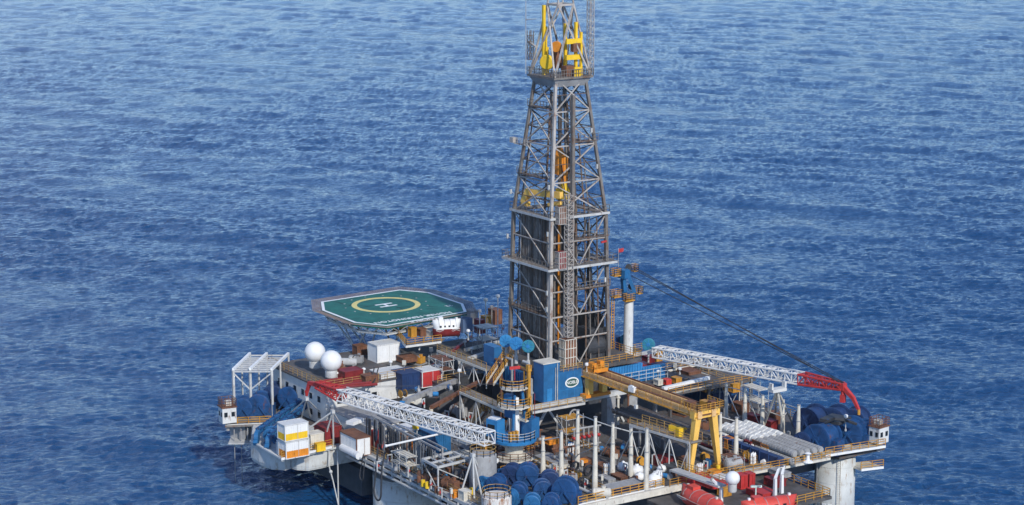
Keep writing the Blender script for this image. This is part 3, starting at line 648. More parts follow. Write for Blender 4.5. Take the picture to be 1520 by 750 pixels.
b = MB(); b.beam(R0(1.3, 1.6, 4.6), R0(1.3, 1.6, 14.2), .42); b.cbox(R0(1.3, 1.6, 14.2), .6, .6, .9); obj('ochre_post', b, OCHRE, cl)
b = MB(); b.cbox(R0(.6, -.3, 14.6), .18, 1.6, .42, -.2); b.tube(R0(.6, -.3, 13), R0(.6, -.3, 14.6), .05); obj('red_plate', b, RED, cl)
b = MB(); b.beam(R0(1.9, 2.2, 4.6), R0(1.9, 2.2, 11), .07); obj('red_mast', b, DRED, cl)
b = MB(); lat = MB(); BP = P(727, 651, 6.4); BQ = P(507, 585, 6.6); dirb = (BQ - BP).normalized()
lattice(b, lat, BP, BQ, 2.0, 1.75, 1.25, .135, 1.9, 1.7, .085)
obj('boom', b, BOOMW, cl); obj('boom_lacing', lat, BOOMW, cl)
b = MB(); lat = MB(); BT = BQ + dirb * 5.6 + Z * .35
lattice(b, lat, BQ, BT, 1.9, 1.7, 1.1, .17, .9, .9, .1); tip = obj('boom_tip', b, RED, cl); obj('boom_tip_lacing', lat, RED, cl)
b = MB(); b.beam(BT - dirb * .5, BT + dirb * 2.0 - Z * .1, .7, .75, .45, .5); b.beam(BT + dirb * 1.8, BT + dirb * 2.6 - Z * 1.7, .5, .55, .35, .4); obj('tip_arm', b, RED, tip)
b = MB(); b.tube(BT + dirb * 2.6 - Z * 1.5, BT + dirb * 2.65 - Z * 2.3, .35, .2, n=8); obj('hook_block', b, RED, tip)
b = MB(); sw = dirb.cross(Z).normalized()
for k in (-1, 1): b.tube(R0(.2, .4 * k, 12.4), BQ + sw * .5 * k + Z * 1.0, .025, n=3)
obj('pendant_rope', b, DGREY, cl)

# right crane -----------------------------------------------------------
KX, KY = -3.6, 15.9
def K0(x, y, z): return V(KX + x, KY + y, z)
cr_ = thing('pedestal_crane', 'crane with tall white kingpost, blue top and boom stretched out to the right', 'crane', tuple(K0(0, 0, 5)))
b = MB(); b.tube(K0(0, 0, 5.06), K0(0, 0, 7.5), .95, .8, n=16); b.tube(K0(0, 0, 7.5), K0(.1, 0, 16.6), .78, .72, n=18); kp = obj('kingpost', b, WHITE, cr_)
b = MB(); b.tube(K0(.1, 0, 16.1), K0(.1, 0, 17.2), .5, .75, n=14); obj('kingpost_collar', b, RUST, cr_)
b = MB(); b.cbox(K0(0, 0, 17.2), 1.7, 1.5, 1.0, .3); b.beam(K0(-.5, -.5, 18.2), K0(-.4, -.9, 21.6), .7, .6); b.beam(K0(.7, .7, 18.0), K0(-.2, -.4, 21.8), .5, .5); b.cbox(K0(-.4, -.6, 20.4), 1.3, 1.5, 1.3, .3); tp = obj('mast_head', b, BLUE, cr_)
for q_ in (K0(-.2, .1, 22.0), K0(-.1, .6, 18.9)): b = MB(); b.lathe(q_, (.7, -.5, 0), [(-.2, .52), (.2, .52)], 18); obj('sheave', b, BLACK, tp)
for (x, y, zz, w, d) in ((-.6, -2.0, 17.4, 1.1, 1.5), (-.6, -2.1, 20.8, 1.1, 1.3), (.4, 1.7, 17.7, 1.0, .9), (-.2, 1.3, 21.2, .8, .8), (.9, -.6, 16.9, .8, 1.8)):
    b = MB(); b.cbox(K0(x, y, zz), w, d, .18); pf = obj('service_platform', b, OCHRE, cr_)
    b = MB(); c = [K0(x - w / 2, y - d / 2, zz + .18), K0(x + w / 2, y - d / 2, zz + .18), K0(x + w / 2, y + d / 2, zz + .18), K0(x - w / 2, y + d / 2, zz + .18)]; b.rail(c + [c[0]], h=1.0, step=.6, r=.05); obj('railing', b, OCHRE, pf)
b = MB()
for k in range(26): b.tube(K0(-1.2, -2.4, 6 + k * .45), K0(-1.2, -1.9, 6 + k * .45), .05, n=4)
b.tube(K0(-1.2, -2.4, 5.1), K0(-1.2, -2.4, 17.5), .08); b.tube(K0(-1.2, -1.9, 5.1), K0(-1.2, -1.9, 17.5), .08); obj('ladder', b, OCHRE, cr_)
b = MB(); b.cbox(K0(1.2, 1.5, 5.06), 2.4, 2.6, 1.6); b.cbox(K0(2.2, -.6, 5.06), 2.0, 1.6, 1.9); obj('winch_base', b, DRED, cr_)
b = MB(); lat = MB(); RP = P(974, 522, 9.0); RQ = P(1190, 562, 9.9); dr = (RQ - RP).normalized()
lattice(b, lat, RP, RQ, 1.9, 1.5, 1.2, .135, 1.8, 1.5, .085); obj('boom', b, BOOMW, cr_); obj('boom_lacing', lat, BOOMW, cr_)
b = MB(); b.beam(K0(.5, 1.0, 8.0), RP, .5); b.beam(K0(.5, 2.2, 8.0), RP + Z * .4, .35); obj('boom_foot', b, BOOMW, cr_)
b = MB(); lat = MB(); RT = P(1251, 574, 10.2)
lattice(b, lat, RQ, RT, 1.8, 1.5, 1.1, .17, .9, .9, .1); tip = obj('boom_tip', b, RED, cr_); obj('boom_tip_lacing', lat, RED, cr_)
b = MB(); b.beam(RT - dr * .6, RT + dr * .4, .9, 1.0); b.beam(RT, RT + dr * 2.0 - Z * 1.5, .65, .7, .5, .5); b.beam(RT + dr * 1.8 - Z * 1.3, RT + dr * 2.9 - Z * 3.0, .5, .5, .35, .35); obj('tip_arm', b, RED, tip)
b = MB(); b.tube(RT - Z * .3, RT - Z * 1.2 + dr * .1, .32, n=8); b.cbox(RT - Z * 2.3 + dr * .1, .7, .7, 1.1, .4); obj('hook_block', b, RED, tip)
b = MB(); b.tube(RT + dr * 2.9 - Z * 2.9, RT + dr * 2.95 - Z * 3.7, .22, n=8); obj('small_hook', b, OCHRE, tip)
b = MB(); sw = dr.cross(Z).normalized()
for k in (-1, 0, 1): b.tube(K0(.0, .6 + .3 * k, 22.0 if k else 20.6), RT + sw * .35 * k + Z * .5, .065, n=4)
obj('pendant_rope', b, BLACK, cr_)
# boom rest under the right boom
t = thing('boom_rest', 'white braced boom rest holding up the right crane boom', 'boom rest', tuple(P(1150, 645, 0)))
tp_ = P(1154, 574, 9.0); base = [P(1132, 638, 0), P(1165, 650, 0), P(1178, 632, 0), P(1150, 622, 0)]
for p in base:
    b = MB(); b.tube(p, V(tp_.x, tp_.y, 8.6), .17, n=8); obj('leg', b, CREAM, t)
b = MB(); b.cbox(V(tp_.x, tp_.y, 8.3), 1.2, 2.6, .45, .0); b.cbox(V(tp_.x, tp_.y - 1.2, 8.75), .7, .3, .9); b.cbox(V(tp_.x, tp_.y + 1.3, 8.75), .7, .3, .9); obj('saddle', b, WHITE, t)
b = MB(); b.tube(base[0].lerp(V(tp_.x, tp_.y, 8.6), .45), base[1].lerp(V(tp_.x, tp_.y, 8.6), .45), .08); b.tube(base[1].lerp(V(tp_.x, tp_.y, 8.6), .4), base[2].lerp(V(tp_.x, tp_.y, 8.6), .4), .08); obj('cross_tie', b, CREAM, t)
t = thing('warning_flag', 'small red flag on a thin staff above the blue mast head', 'flag', tuple(K0(-.6, -1.6, 22.2)))
b = MB(); b.tube(K0(-.6, -1.6, 22.2), K0(-.6, -1.6, 25.2), .04); obj('staff', b, DERRW, t)
b = MB()
for k in range(4):
    f0, f1 = k / 4, (k + 1) / 4; z_ = lambda f: .12 * math.sin(f * 6); p = K0(-.6, -1.6, 24.5)
    b.hexa([p + V(z_(f0), f0 * .9, .1), p + V(z_(f1), f1 * 1.0, .1), p + V(z_(f1) + .03, f1 * 1.0, .1), p + V(z_(f0) + .03, f0 * 1.0, -.1), p + V(z_(f0), f0 * 1.0, .5), p + V(z_(f1), f1 * 1.0, .62), p + V(z_(f1) + .03, f1 * 1.0, .62), p + V(z_(f0) + .03, f0 * 1.0, .5)])
obj('cloth', b, RED, t)

# ------------------------------------------------------------------ yellow gantry crane
g_ = thing('gantry_crane', 'yellow travelling gantry crane spanning from the drill floor to the front deck', 'gantry crane', (18, 3, 0))
GX0, GX1 = 4.0, 31.6
for k, y in enumerate((2.1, 4.6)):
    b = MB(); b.beam((GX0, y, 8.6), (GX1, y, 8.6), .75, 1.1)
    for x in np.arange(GX0 + 1.5, GX1, 2.4): b.box(x - .05, y - .41, 8.07, x + .05, y + .41, 9.14)
    gb = obj('girder', b, YEL, g_)
    b = MB(); b.beam((GX0, y, 9.26), (GX1, y, 9.26), .18, .2); obj('rail', b, RUST, gb)
b = MB(); b.box(GX0, 2.6, 8.45, GX1, 4.1, 8.6); obj('deck_plate', b, RUST, g_)
b = MB(); b.rail([(GX0, 1.55, 8.5), (GX1, 1.55, 8.5)], h=.9, step=2.0, r=.04, mid=1) ; b.box(GX0, 1.35, 8.28, GX1, 1.72, 8.36); b.box(GX0, 4.98, 8.28, GX1, 5.4, 8.36); obj('side_walkway', b, OCHRE, g_)
for y0, yb in ((2.0, 1.0), (4.9, 6.1)):
    b = MB(); b.beam((30.9, yb, .55), (30.9, y0, 8.05), .6, .6, .95, .95); obj('leg', b, YELL, g_)
    b = MB(); b.cbox((30.9, yb, .0), 2.6, .8, .3); b.cbox((30.9, yb, .3), 1.2, .9, .45); obj('wheel_bogie', b, OCHRE, g_)
b = MB(); b.beam((30.9, 1.2, 8.55), (30.9, 5.8, 8.55), 1.0, 1.0); obj('end_beam', b, YELL, g_)
for y0 in (2.2, 4.8):
    b = MB(); b.cbox((5.0, y0, 5.5), .9, .9, 2.6); obj('short_leg', b, YELL, g_)
b = MB(); b.cbox((5.0, 3.4, 5.23), 1.5, 4.6, .45); obj('wheel_bogie', b, ORANGE, g_)
b = MB(); b.cbox((5.4, 3.2, 9.2), 2.4, 2.6, .5); b.cbox((5.0, 2.7, 9.7), 1.2, .8, .7); b.cbox((5.2, 4.1, 9.7), .9, .7, .9); tr = obj('trolley', b, ORANGE, g_)
b = MB(); b.rail([(4.4, 1.9, 9.4), (6.5, 1.9, 9.4), (6.5, 4.6, 9.4)], h=1.0, step=.7, r=.06); obj('railing', b, OCHRE, tr)
b = MB(); b.cbox((16.6, 1.5, 8.7), 1.2, .5, .8, .1); b.cbox((16.6, 1.45, 9.5), .7, .3, .15); obj('junction_box', b, WHITE2, g_)
b = MB(); b.tube((17.6, 1.5, 8.1), (17.6, 1.5, 7.0), .03); b.cbox((17.6, 1.5, 6.4), .45, .4, .6); obj('hook_block', b, WHITE, g_)
b = MB(); b.rail([(28.4, 1.2, 9.2), (32, 1.2, 9.2), (32, 6.0, 9.2), (28.4, 6.0, 9.2)], h=1.0, step=.8, r=.06); b.cbox((29.6, 4.6, 9.2), 1.4, 1.0, .7); obj('end_platform', b, OCHRE, g_)
b = MB(); b.cbox((28.6, 2.6, 9.2), 1.4, 1.1, .7); b.cbox((31.2, 4.4, 9.2), .8, .8, 1.1); obj('winch', b, RUST, g_)

# ------------------------------------------------------------------ helideck
HZ_ = 11.4
poly = [P(x, y, HZ_) for x, y in ((476, 448), (478, 461), (525, 479), (574, 484), (693, 463), (688, 451), (637, 434), (593, 430))]
# even the octagon out: keep its sides along the two deck directions
hc = sum(poly, Vector()) / 8
hd_ = thing('helideck', 'green octagonal helideck with yellow circle and white H above the far left deck', 'helideck', tuple(hc))
pl = [(p.x, p.y) for p in poly]
def inset(poly, d):
    c = sum((Vector(p) for p in poly), Vector((0, 0))) / len(poly); n_ = len(poly); out = []
    for i in range(n_):
        p0, p1, p2 = Vector(poly[i - 1]), Vector(poly[i]), Vector(poly[(i + 1) % n_])
        def nrm(a, b_):
            e = (b_ - a).normalized(); m_ = Vector((-e.y, e.x)); return m_ if (c - a).dot(m_) > 0 else -m_
        n1, n2 = nrm(p0, p1), nrm(p1, p2); bis = (n1 + n2).normalized(); out.append(p1 + bis * (d / max(.3, bis.dot(n1))))
    return [tuple(v) for v in out]
b = MB(); b.prism(pl, HZ_ - .6, HZ_); obj('deck_plate', b, GREEN, hd_)
def ringmesh(outer, inner, z0, z1):
    m = MB(); n_ = len(outer)
    for i in range(n_):
        j = (i + 1) % n_; a0, a1, b0, b1 = outer[i], outer[j], inner[i], inner[j]
        m.hexa([(*a0, z0), (*a1, z0), (*b1, z0), (*b0, z0), (*a0, z1), (*a1, z1), (*b1, z1), (*b0, z1)])
    return m
obj('edge_line', ringmesh(inset(pl, .03), inset(pl, .5), HZ_ + .002, HZ_ + .012), SAFE, hd_)
cc = P(573, 452.5, HZ_); nC = 56
ell_ = lambda r: [(cc.x + r * math.cos(2 * math.pi * k / nC), cc.y + r * math.sin(2 * math.pi * k / nC)) for k in range(nC)]
obj('aiming_circle', ringmesh(ell_(5.75), ell_(4.85), HZ_ + .004, HZ_ + .016), MARKY, hd_)
b = MB(); hcn = P(573, 453, HZ_)
zq0, zq1 = HZ_ + .005, HZ_ + .018
for dx in (-.85, .85): b.box(hcn.x + dx - .26, hcn.y - 1.6, zq0, hcn.x + dx + .26, hcn.y + 1.6, zq1)
b.box(hcn.x - .59, hcn.y - .24, zq0, hcn.x + .59, hcn.y + .24, zq1); obj('letter_h', b, SAFE, hd_)
hr = random.Random(2)
TYRE = paint('tyre_mark', (.012, .06, .05), .8, var=.3)
for k in range(9):
    x_, y_ = hcn.x + hr.uniform(-5, 5), hcn.y + hr.uniform(-6, 6); a0 = hr.uniform(0, 6.28); ln = hr.uniform(1.5, 4.5); b = MB(); c1 = [(x_ + math.cos(a0 + f * .3) * ln * f, y_ + math.sin(a0 + f * .3) * ln * f) for f in np.linspace(0, 1, 6)]
    for (u0, v0), (u1, v1) in zip(c1[:-1], c1[1:]): b.beam((u0, v0, HZ_ + .002 + k * .0002), (u1, v1, HZ_ + .002 + k * .0002), .28, .004)
    obj('tyre_mark', b, TYRE, hd_)
for k in range(14): a0 = k * 2 * math.pi / 14; b = MB(); b.lathe((cc.x + 7.0 * math.cos(a0), cc.y + 7.0 * math.sin(a0), HZ_ + .001), Z, [(0, .16), (.05, .16)], 10); obj('tie_down', b, GREY, hd_)
textmesh('deck_lettering', 'HOMER FERRINGTON', 1.45, SAFE, P(613, 471.5, HZ_ + .012), -BX, AX, hd_, spacing=1.02)
textmesh('deck_lettering', 'NOBLE', 1.45, SAFE, P(625, 475.0, HZ_ + .012) + V(.2, 0, 0), -BX, AX, hd_)
textmesh('deck_lettering', '22', 1.2, SAFE, P(666, 454, HZ_ + .012), -BX, AX, hd_)
out1 = inset(pl, -1.55); 
for i in range(8):
    j = (i + 1) % 8; b = MB(); a0, a1 = V(*pl[i], HZ_ - .15), V(*pl[j], HZ_ - .15); o0, o1 = V(*out1[i], HZ_ + .12), V(*out1[j], HZ_ + .12); L = (a1 - a0).length; n_ = max(2, int(L / .42))
    for k in range(n_ + 1): b.tube(a0.lerp(a1, k / n_), o0.lerp(o1, k / n_), .035, n=4)
    for k in range(6): f = k / 5; b.tube(a0.lerp(o0, f), a1.lerp(o1, f), .035, n=4)
    obj('safety_net', b, NET, hd_)
b = MB()
for i in range(8):
    j = (i + 1) % 8; q0, q1 = Vector((*inset(pl, 1.0)[i], HZ_ - 1.6)), Vector((*inset(pl, 1.0)[j], HZ_ - 1.6)); b.beam(q0, q1, .3, .45)
    p0, p1 = V(*pl[i], HZ_ - .6), V(*pl[j], HZ_ - .6); n_ = max(1, int((p1 - p0).length / 2.4))
    for k in range(n_): b.beam(q0.lerp(q1, k / n_), p0.lerp(p1, (k + .5) / n_), .14); b.beam(p0.lerp(p1, (k + .5) / n_), q0.lerp(q1, (k + 1) / n_), .14)
for f in (.2, .4, .6, .8):
    a_, c_ = V(*inset(pl, 1.0)[1], HZ_ - 1.2).lerp(V(*inset(pl, 1.0)[4], HZ_ - 1.2), f), V(*inset(pl, 1.0)[0], HZ_ - 1.2).lerp(V(*inset(pl, 1.0)[5], HZ_ - 1.2), f); b.beam(a_, c_, .3, .5)
obj('edge_truss', b, LGREY, hd_)
b = MB()
for (top, bot) in (((505, 472), (528, 520)), ((490, 464), (528, 520)), ((530, 482), (548, 522)), ((548, 484), (528, 520)), ((572, 488), (582, 516)), ((600, 484), (582, 516)), ((640, 478), (622, 520)), ((672, 472), (700, 505)), ((560, 486), (548, 522)), ((500, 460), (548, 522))):
    b = MB(); b.tube(P(*bot, 5.9), P(*top, HZ_ - 1.2), .15, n=8); obj('support_strut', b, LGREY, hd_)
# lifeboat hanging under the deck edge, seen beside the lettering
def boat(name, L, Wd, Hh, hullm, topm, t):
    def shell(z0, z1, f, s=1.0):
        m = MB(); n_ = 14; rows = []
        for i in range(n_ + 1):
            u = i / n_ * 2 - 1; w = Wd / 2 * (1 - abs(u) ** 3.2) ** .6 * s; x = u * L / 2
            rows.append((x, w))
        prof = f; vs = []; k_ = len(prof)
        for x, w in rows:
            for (py, pz) in prof: vs.append((x * (1 if pz > .3 else .94), py * max(w, .02), z0 + (z1 - z0) * pz))
        fs = []
        for i in range(n_):
            for k in range(k_ - 1): fs.append((i * k_ + k, (i + 1) * k_ + k, (i + 1) * k_ + k + 1, i * k_ + k + 1))
        fs.append(tuple(range(k_))); fs.append(tuple(n_ * k_ + k for k in range(k_))[::-1]); m.add(vs, fs); return m
    h = shell(0, Hh * .52, [(-1, 1), (-.96, .6), (-.7, .2), (0, 0), (.7, .2), (.96, .6), (1, 1)]); 
    c = shell(Hh * .5, Hh, [(1.0, 0), (.95, .25), (.8, .62), (.45, .93), (0, 1), (-.45, .93), (-.8, .62), (-.95, .25), (-1.0, 0)], .97)
    return h, c
def lifeboat(p, ang, L, Wd, Hh, hullm, topm, label, cabin=True, bandm=WHITE2, win=True):
    t = thing('lifeboat', label, 'lifeboat', tuple(p)); R_ = Matrix.Rotation(ang, 3, 'Z'); p = Vector(p)
    tr = lambda m: (setattr(m, 'v', [tuple(R_ @ Vector(v) + p) for v in m.v]), m)[1]
    h, c = boat('x', L, Wd, Hh, hullm, topm, t)
    obj('hull', tr(h), hullm, t, smooth=True); cv = obj('canopy', tr(c), topm, t, smooth=True)
    b = MB(); b.lathe((0, 0, 0), Z, [(0, 1)], 4) if False else None
    for s in (-1, 1): b.beam((-L * .42, s * Wd * .47, Hh * .51), (L * .42, s * Wd * .47, Hh * .51), .1, .12)
    obj('fender', tr(b), bandm, t)
    b = MB()
    for u in (-.3, -.1, .1, .3):
        ww = Wd / 2 * (1 - abs(2 * u) ** 3.2) ** .6 * .975
        b.path([(L * u, ww * y_, Hh * .5 + Hh * .505 * z_) for y_, z_ in ((-.95, .25), (-.8, .62), (-.45, .93), (0, 1.0), (.45, .93), (.8, .62), (.95, .25))], .045, 4)
    obj('seam_strap', tr(b), GREY, t)
    for s in (-1, 1): b = MB(); b.path([(L * (-.42 + .12 * k), s * Wd * .475, Hh * (.46 - (.07 if k % 2 else 0))) for k in range(8)], .035, 4); obj('grab_line', tr(b), WHITE, t)
    if cabin: b = MB(); b.cbox((-L * .22, 0, Hh * .93), L * .16, Wd * .4, Hh * .22); obj('conning_hatch', tr(b), topm, t)
    if win:
        for s in (-1, 1):
            for k in range(4): b = MB(); b.cbox((-L * .25 + k * L * .15, s * Wd * .43, Hh * .62), L * .06, .16, Hh * .1); obj('window', tr(b), GLASS, t)
    for u in (-.36, .36): b = MB(); b.cbox((L * u, 0, Hh * .9), .35, .3, .5); obj('lifting_hook', tr(b), bandm, t)
    return t
def davit(foot, out, h, mat, label, w=.35):
    foot = Vector(foot); t = thing('davit', label, 'davit', tuple(foot)); b = MB(); k = foot + Z * h
    b.beam(foot, k, w * 1.3, w * 1.3, w, w); b.beam(k, k + Vector(out), w, w, w * .7, w * .7); obj('arm', b, mat, t)
    b = MB(); e = k + Vector(out); b.tube(e, e - Z * .8, .05); b.lathe(e - Vector((.1, 0, 0)), (1, 0, 0), [(0, .25), (.2, .25)], 12); obj('block', b, GREY, t); return t
lifeboat(P(663, 500, 9.2), math.radians(70), 4.6, 2.3, 2.9, LIFE and DRED, WHITE2, 'white topped dark red lifeboat stowed beside the helideck', bandm=WHITE)
b = MB(); b.cbox(P(690, 492, 8.6), 1.4, 2.2, 2.2, .2); solo('storage_locker', b, paint('slate_blue_paint', (.08, .12, .2), .5), 'slate blue locker standing right of the white topped lifeboat', 'locker')

# ------------------------------------------------------------------ accommodation block, far left
acc = thing('accommodation_block', 'white walled deckhouse under the helideck and the radomes', 'deckhouse', (-26, -19, 0))
b = MB(); b.box(-36.5, -30, .02, -18.5, -13, 5.75); obj('wall', b, WHITE, acc)
b = MB(); b.box(-36.8, -30.3, 5.76, -18.2, -12.7, 6.0); obj('roof', b, DECK, acc)
for k in range(6):
    for z in (.9, 3.4): x = -34 + k * 2.6; b = MB(); b.box(x, -30.06, z, x + .8, -29.98, z + .9); obj('window', b, GLASS, acc)
for y in (-28, -25, -22): b = MB(); b.box(-18.52, y, 3.3, -18.44, y + .9, 4.2); obj('window', b, GLASS, acc)
b = MB(); b.box(-17.5, -29.8, .02, -6, -24.5, 2.9); obj('annex_wall', b, WHITE, acc); b = MB(); b.box(-17.7, -30, 2.9, -5.8, -24.3, 3.05); obj('annex_roof', b, GREY, acc)
b = MB(); b.rail([(-36.5, -30, 6.0), (-18.5, -30, 6.0), (-18.5, -13, 6.0)], r=.045); obj('railing', b, RAILP, acc)
mid = thing('machinery_house', 'low dark machinery house between the deckhouse and the derrick', 'machinery house', (-20, -2, 0))
b = MB(); b.box(-36.5, -12.6, .02, -14.5, 6, 5.0); b.box(-36, 6.1, .02, -16, 28, 4.4); obj('wall', b, DGREY, mid)
b = MB(); b.box(-36.7, -12.65, 5.01, -14.3, 6.05, 5.2); b.box(-36.2, 6.06, 4.41, -15.8, 28.2, 4.6); obj('roof', b, DDECK, mid)
b = MB(); b.rail([(-14.4, -12.6, 5.2), (-14.4, 6, 5.2)], r=.045); obj('railing', b, RAILP, mid)

def radome(p, r, label):
    p = Vector(p); t = thing('radome', label, 'radome', tuple(p))
    b = MB(); b.sphere(p + Z * (r + .9), r, 32); d = obj('dome', b, WHITE2, t, smooth=True)
    b = MB(); b.lathe(p, Z, [(0, r * .55), (.15, r * .6), (1.0, r * .6), (1.15, r * .5)], 20); obj('pedestal', b, LGREY, t); return t
radome(P(468, 546, 6.6), 1.62, 'large white radome ball on the left above the deckhouse roof')
radome(P(492, 560, 6.2), 1.66, 'white radome ball nearer the helideck, overlapping its twin')
radome(P(1087, 730, 1.6) , .98, 'small white radome on a post between the two red lifeboats')

# ------------------------------------------------------------------ prop builders
def rotm(p, ang):
    R_ = Matrix.Rotation(ang, 3, 'Z'); p = Vector(p)
    def f(m): m.v = [tuple(R_ @ Vector(v) + p) for v in m.v]; return m
    return f
def container(p, L, Wd, Hh, mat, label, ang=0., band=None, roofm=None, cat='container', group=None, name='container'):
    """corner-post box with corrugated sides; p = centre of its floor"""
    tr = rotm(p, ang); t = thing(name, label, cat, tuple(Vector(p)), group)
    def sheet(z0, z1, i_=.06):
        m = MB(); m.box(-L / 2 + i_, -Wd / 2 + i_, z0, L / 2 - i_, Wd / 2 - i_, z1)
        n_ = max(3, int(L / .42))
        for k in range(n_):
            x = -L / 2 + .2 + (L - .4) * (k + .25) / n_; w = (L - .4) / n_ * .5
            for s in (-1, 1): m.box(x, s * (Wd / 2 - i_), z0, x + w, s * (Wd / 2 - .015), z1) if s > 0 else m.box(x, -(Wd / 2 - .015), z0, x + w, -(Wd / 2 - i_), z1)
        n_ = max(3, int(Wd / .42))
        for k in range(n_):
            y = -Wd / 2 + .2 + (Wd - .4) * (k + .25) / n_; w = (Wd - .4) / n_ * .5
            m.box(L / 2 - i_, y, z0, L / 2 - .015, y + w, z1); m.box(-L / 2 + .015, y, z0, -L / 2 + i_, y + w, z1)
        return m
    if band:
        obj('upper_panel', tr(sheet(Hh * .45, Hh - .1)), mat, t); obj('lower_band', tr(sheet(.08, Hh * .449)), band, t)
    else: obj('wall', tr(sheet(.08, Hh - .1)), mat, t)
    b = MB()
    for sx in (-1, 1):
        for sy in (-1, 1): b.cbox((sx * (L / 2 - .06), sy * (Wd / 2 - .06), 0), .14, .14, Hh)
    for z in (.0, Hh - .12):
        for s in (-1, 1): b.box(-L / 2, s * Wd / 2 - .06, z, L / 2, s * Wd / 2 + .06, z + .12); b.box(s * L / 2 - .06, -Wd / 2, z, s * L / 2 + .06, Wd / 2, z + .12)
    obj('frame', tr(b), roofm or mat, t)
    b = MB(); b.box(-L / 2 + .1, -Wd / 2 + .1, Hh - .09, L / 2 - .1, Wd / 2 - .1, Hh - .03); obj('roof', tr(b), roofm or mat, t)
    b = MB(); b.cbox((L / 2 + .02, Wd * .04, .2), .06, .04, Hh * .85); obj('door_bar', tr(b), roofm or mat, t)
    return t
def skid(p, L, Wd, Hh, mats, label, ang=0., cat='equipment'):
    tr = rotm(p, ang); t = thing('equipment_skid', label, cat, tuple(Vector(p)))
    b = MB()
    for s in (-1, 1): b.beam((-L / 2, s * Wd / 2, .12), (L / 2, s * Wd / 2, .12), .15, .24)
    for k in range(3): b.beam((-L / 2 + L * k / 2, -Wd / 2, .12), (-L / 2 + L * k / 2, Wd / 2, .12), .12, .18)
    obj('base_frame', tr(b), mats[1], t)
    b = MB(); b.lathe((-L * .42, 0, .25 + Hh * .42), (1, 0, 0), [(0, Hh * .2), (.12, Hh * .4), (L * .45, Hh * .4), (L * .45 + .12, Hh * .22)], 14); obj('motor', tr(b), mats[0], t, smooth=False)
    b = MB(); b.cbox((L * .27, 0, .25), L * .36, Wd * .7, Hh * .75); b.cbox((L * .2, Wd * .1, .25 + Hh * .75), L * .14, Wd * .3, Hh * .25); obj('gearbox', tr(b), mats[0], t)
    b = MB(); b.path([(L * .3, -Wd * .3, Hh * .6), (L * .3, -Wd * .3, Hh * 1.1), (0, -Wd * .3, Hh * 1.15), (-L * .3, -Wd * .4, Hh * .3)], .08, 6); obj('pipe', tr(b), mats[1], t)
    return t
def tank(p, L, r, mat, label, ang=0., cat='tank', ends=None):
    tr = rotm(p, ang); t = thing('storage_tank', label, cat, tuple(Vector(p)))
    b = MB(); b.lathe((-L / 2, 0, r + .25), (1, 0, 0), [(0, r * .3), (r * .12, r * .75), (r * .35, r), (L - r * .35, r), (L - r * .12, r * .75), (L, r * .3)], 22); obj('shell', tr(b), mat, t)
    b = MB()
    for u in (-.3, .3): b.cbox((L * u, 0, 0), .3, r * 1.5, r * .7)
    obj('saddle', tr(b), GREY, t)
    b = MB(); b.lathe((L * .1, 0, 2 * r + .2), Z, [(0, .3), (.3, .3)], 12); obj('manhole', tr(b), ends or mat, t); return t
def vtank(p, r, h, mat, label, rail=True, band=None):
    t = thing('storage_tank', label, 'tank', tuple(Vector(p))); p = Vector(p)
    b = MB(); b.lathe(p, Z, [(0, r), (h, r), (h + .15, r * .9), (h + .2, .1)], 30); s = obj('shell', b, mat, t)
    if rail: b = MB(); b.rail([p + V(r * .95 * math.cos(a_), r * .95 * math.sin(a_), h) for a_ in np.linspace(0, 2 * math.pi, 13)], h=1.0, r=.05, mid=1); obj('railing', b, RAILP, t)
    return t
def manifold(p, L, h, mat, label, ang=0., n_=4):
    tr = rotm(p, ang); t = thing('valve_manifold', label, 'pipework', tuple(Vector(p))); b = MB()
    for z in (.35, h): b.tube((-L / 2, 0, z), (L / 2, 0, z), .15, n=8)
    for k in range(n_): x = -L / 2 + L * (k + .5) / n_; b.tube((x, 0, .0), (x, 0, h), .11, n=8)
    obj('pipe', tr(b), mat, t); b = MB()
    for k in range(n_): x = -L / 2 + L * (k + .5) / n_; b.lathe((x, .0, h * .55), (0, 1, 0), [(-.4, .1), (-.25, .25), (.25, .25), (.4, .22)], 10)
    obj('valve', tr(b), RED if mat is not RUST else GREY, t); return t
def lamp_post(p, h, label, mat=LGREY, group=None):
    p = Vector(p); t = thing('floodlight_post', label, 'floodlight', tuple(p), group); b = MB(); b.tube(p, p + Z * h, .07, .05, n=6); b.tube(p, p + Z * .3, .16, n=8); obj('post', b, mat, t)
    b = MB(); b.lathe(p + Z * h, Z, [(0, .12), (.1, .3), (.35, .32), (.5, .18)], 12); obj('lamp', b, WHITE2, t); return t

# ------------------------------------------------------------------ far left deckhouse roof and deck between it and the derrick
container(P(570, 534, 6.02), 3.0, 4.2, 2.9, WHITE2, 'white cabin on the deckhouse roof right below the helideck', roofm=WHITE, name='roof_cabin', cat='cabin')
b = MB(); b.path([P(556, 545, 8.4), P(552, 560, 6.9), P(546, 574, 6)], .1); b.path([P(562, 545, 8.4), P(558, 560, 6.9), P(552, 574, 6)], .1); solo('access_ladder', b, BLACK, 'black ladder leaning on the white roof cabin', 'ladder')
container(P(578, 573, 4.2), 3.6, 5.0, 2.6, WHITE, 'white deck cabin between the roof cabin and the navy container', name='roof_cabin', cat='cabin')
container(P(604, 574, 4.3), 3.4, 3.6, 2.6, NAVY, 'dark navy container between white cabin and red container')
container(P(634, 571, 4.3), 3.0, 3.6, 2.6, RED, 'red container with white top end right of the navy container', roofm=WHITE)
container(P(648, 561, 4.9), 1.4, 1.8, 2.0, WHITE2, 'white capped small container behind the red container')
tank(P(664, 554, 4.6), 3.4, 1.15, DGREY, 'dark grey rounded tank under the left derrick walkway', .6)
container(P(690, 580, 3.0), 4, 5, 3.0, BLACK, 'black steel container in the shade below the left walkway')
b = MB()
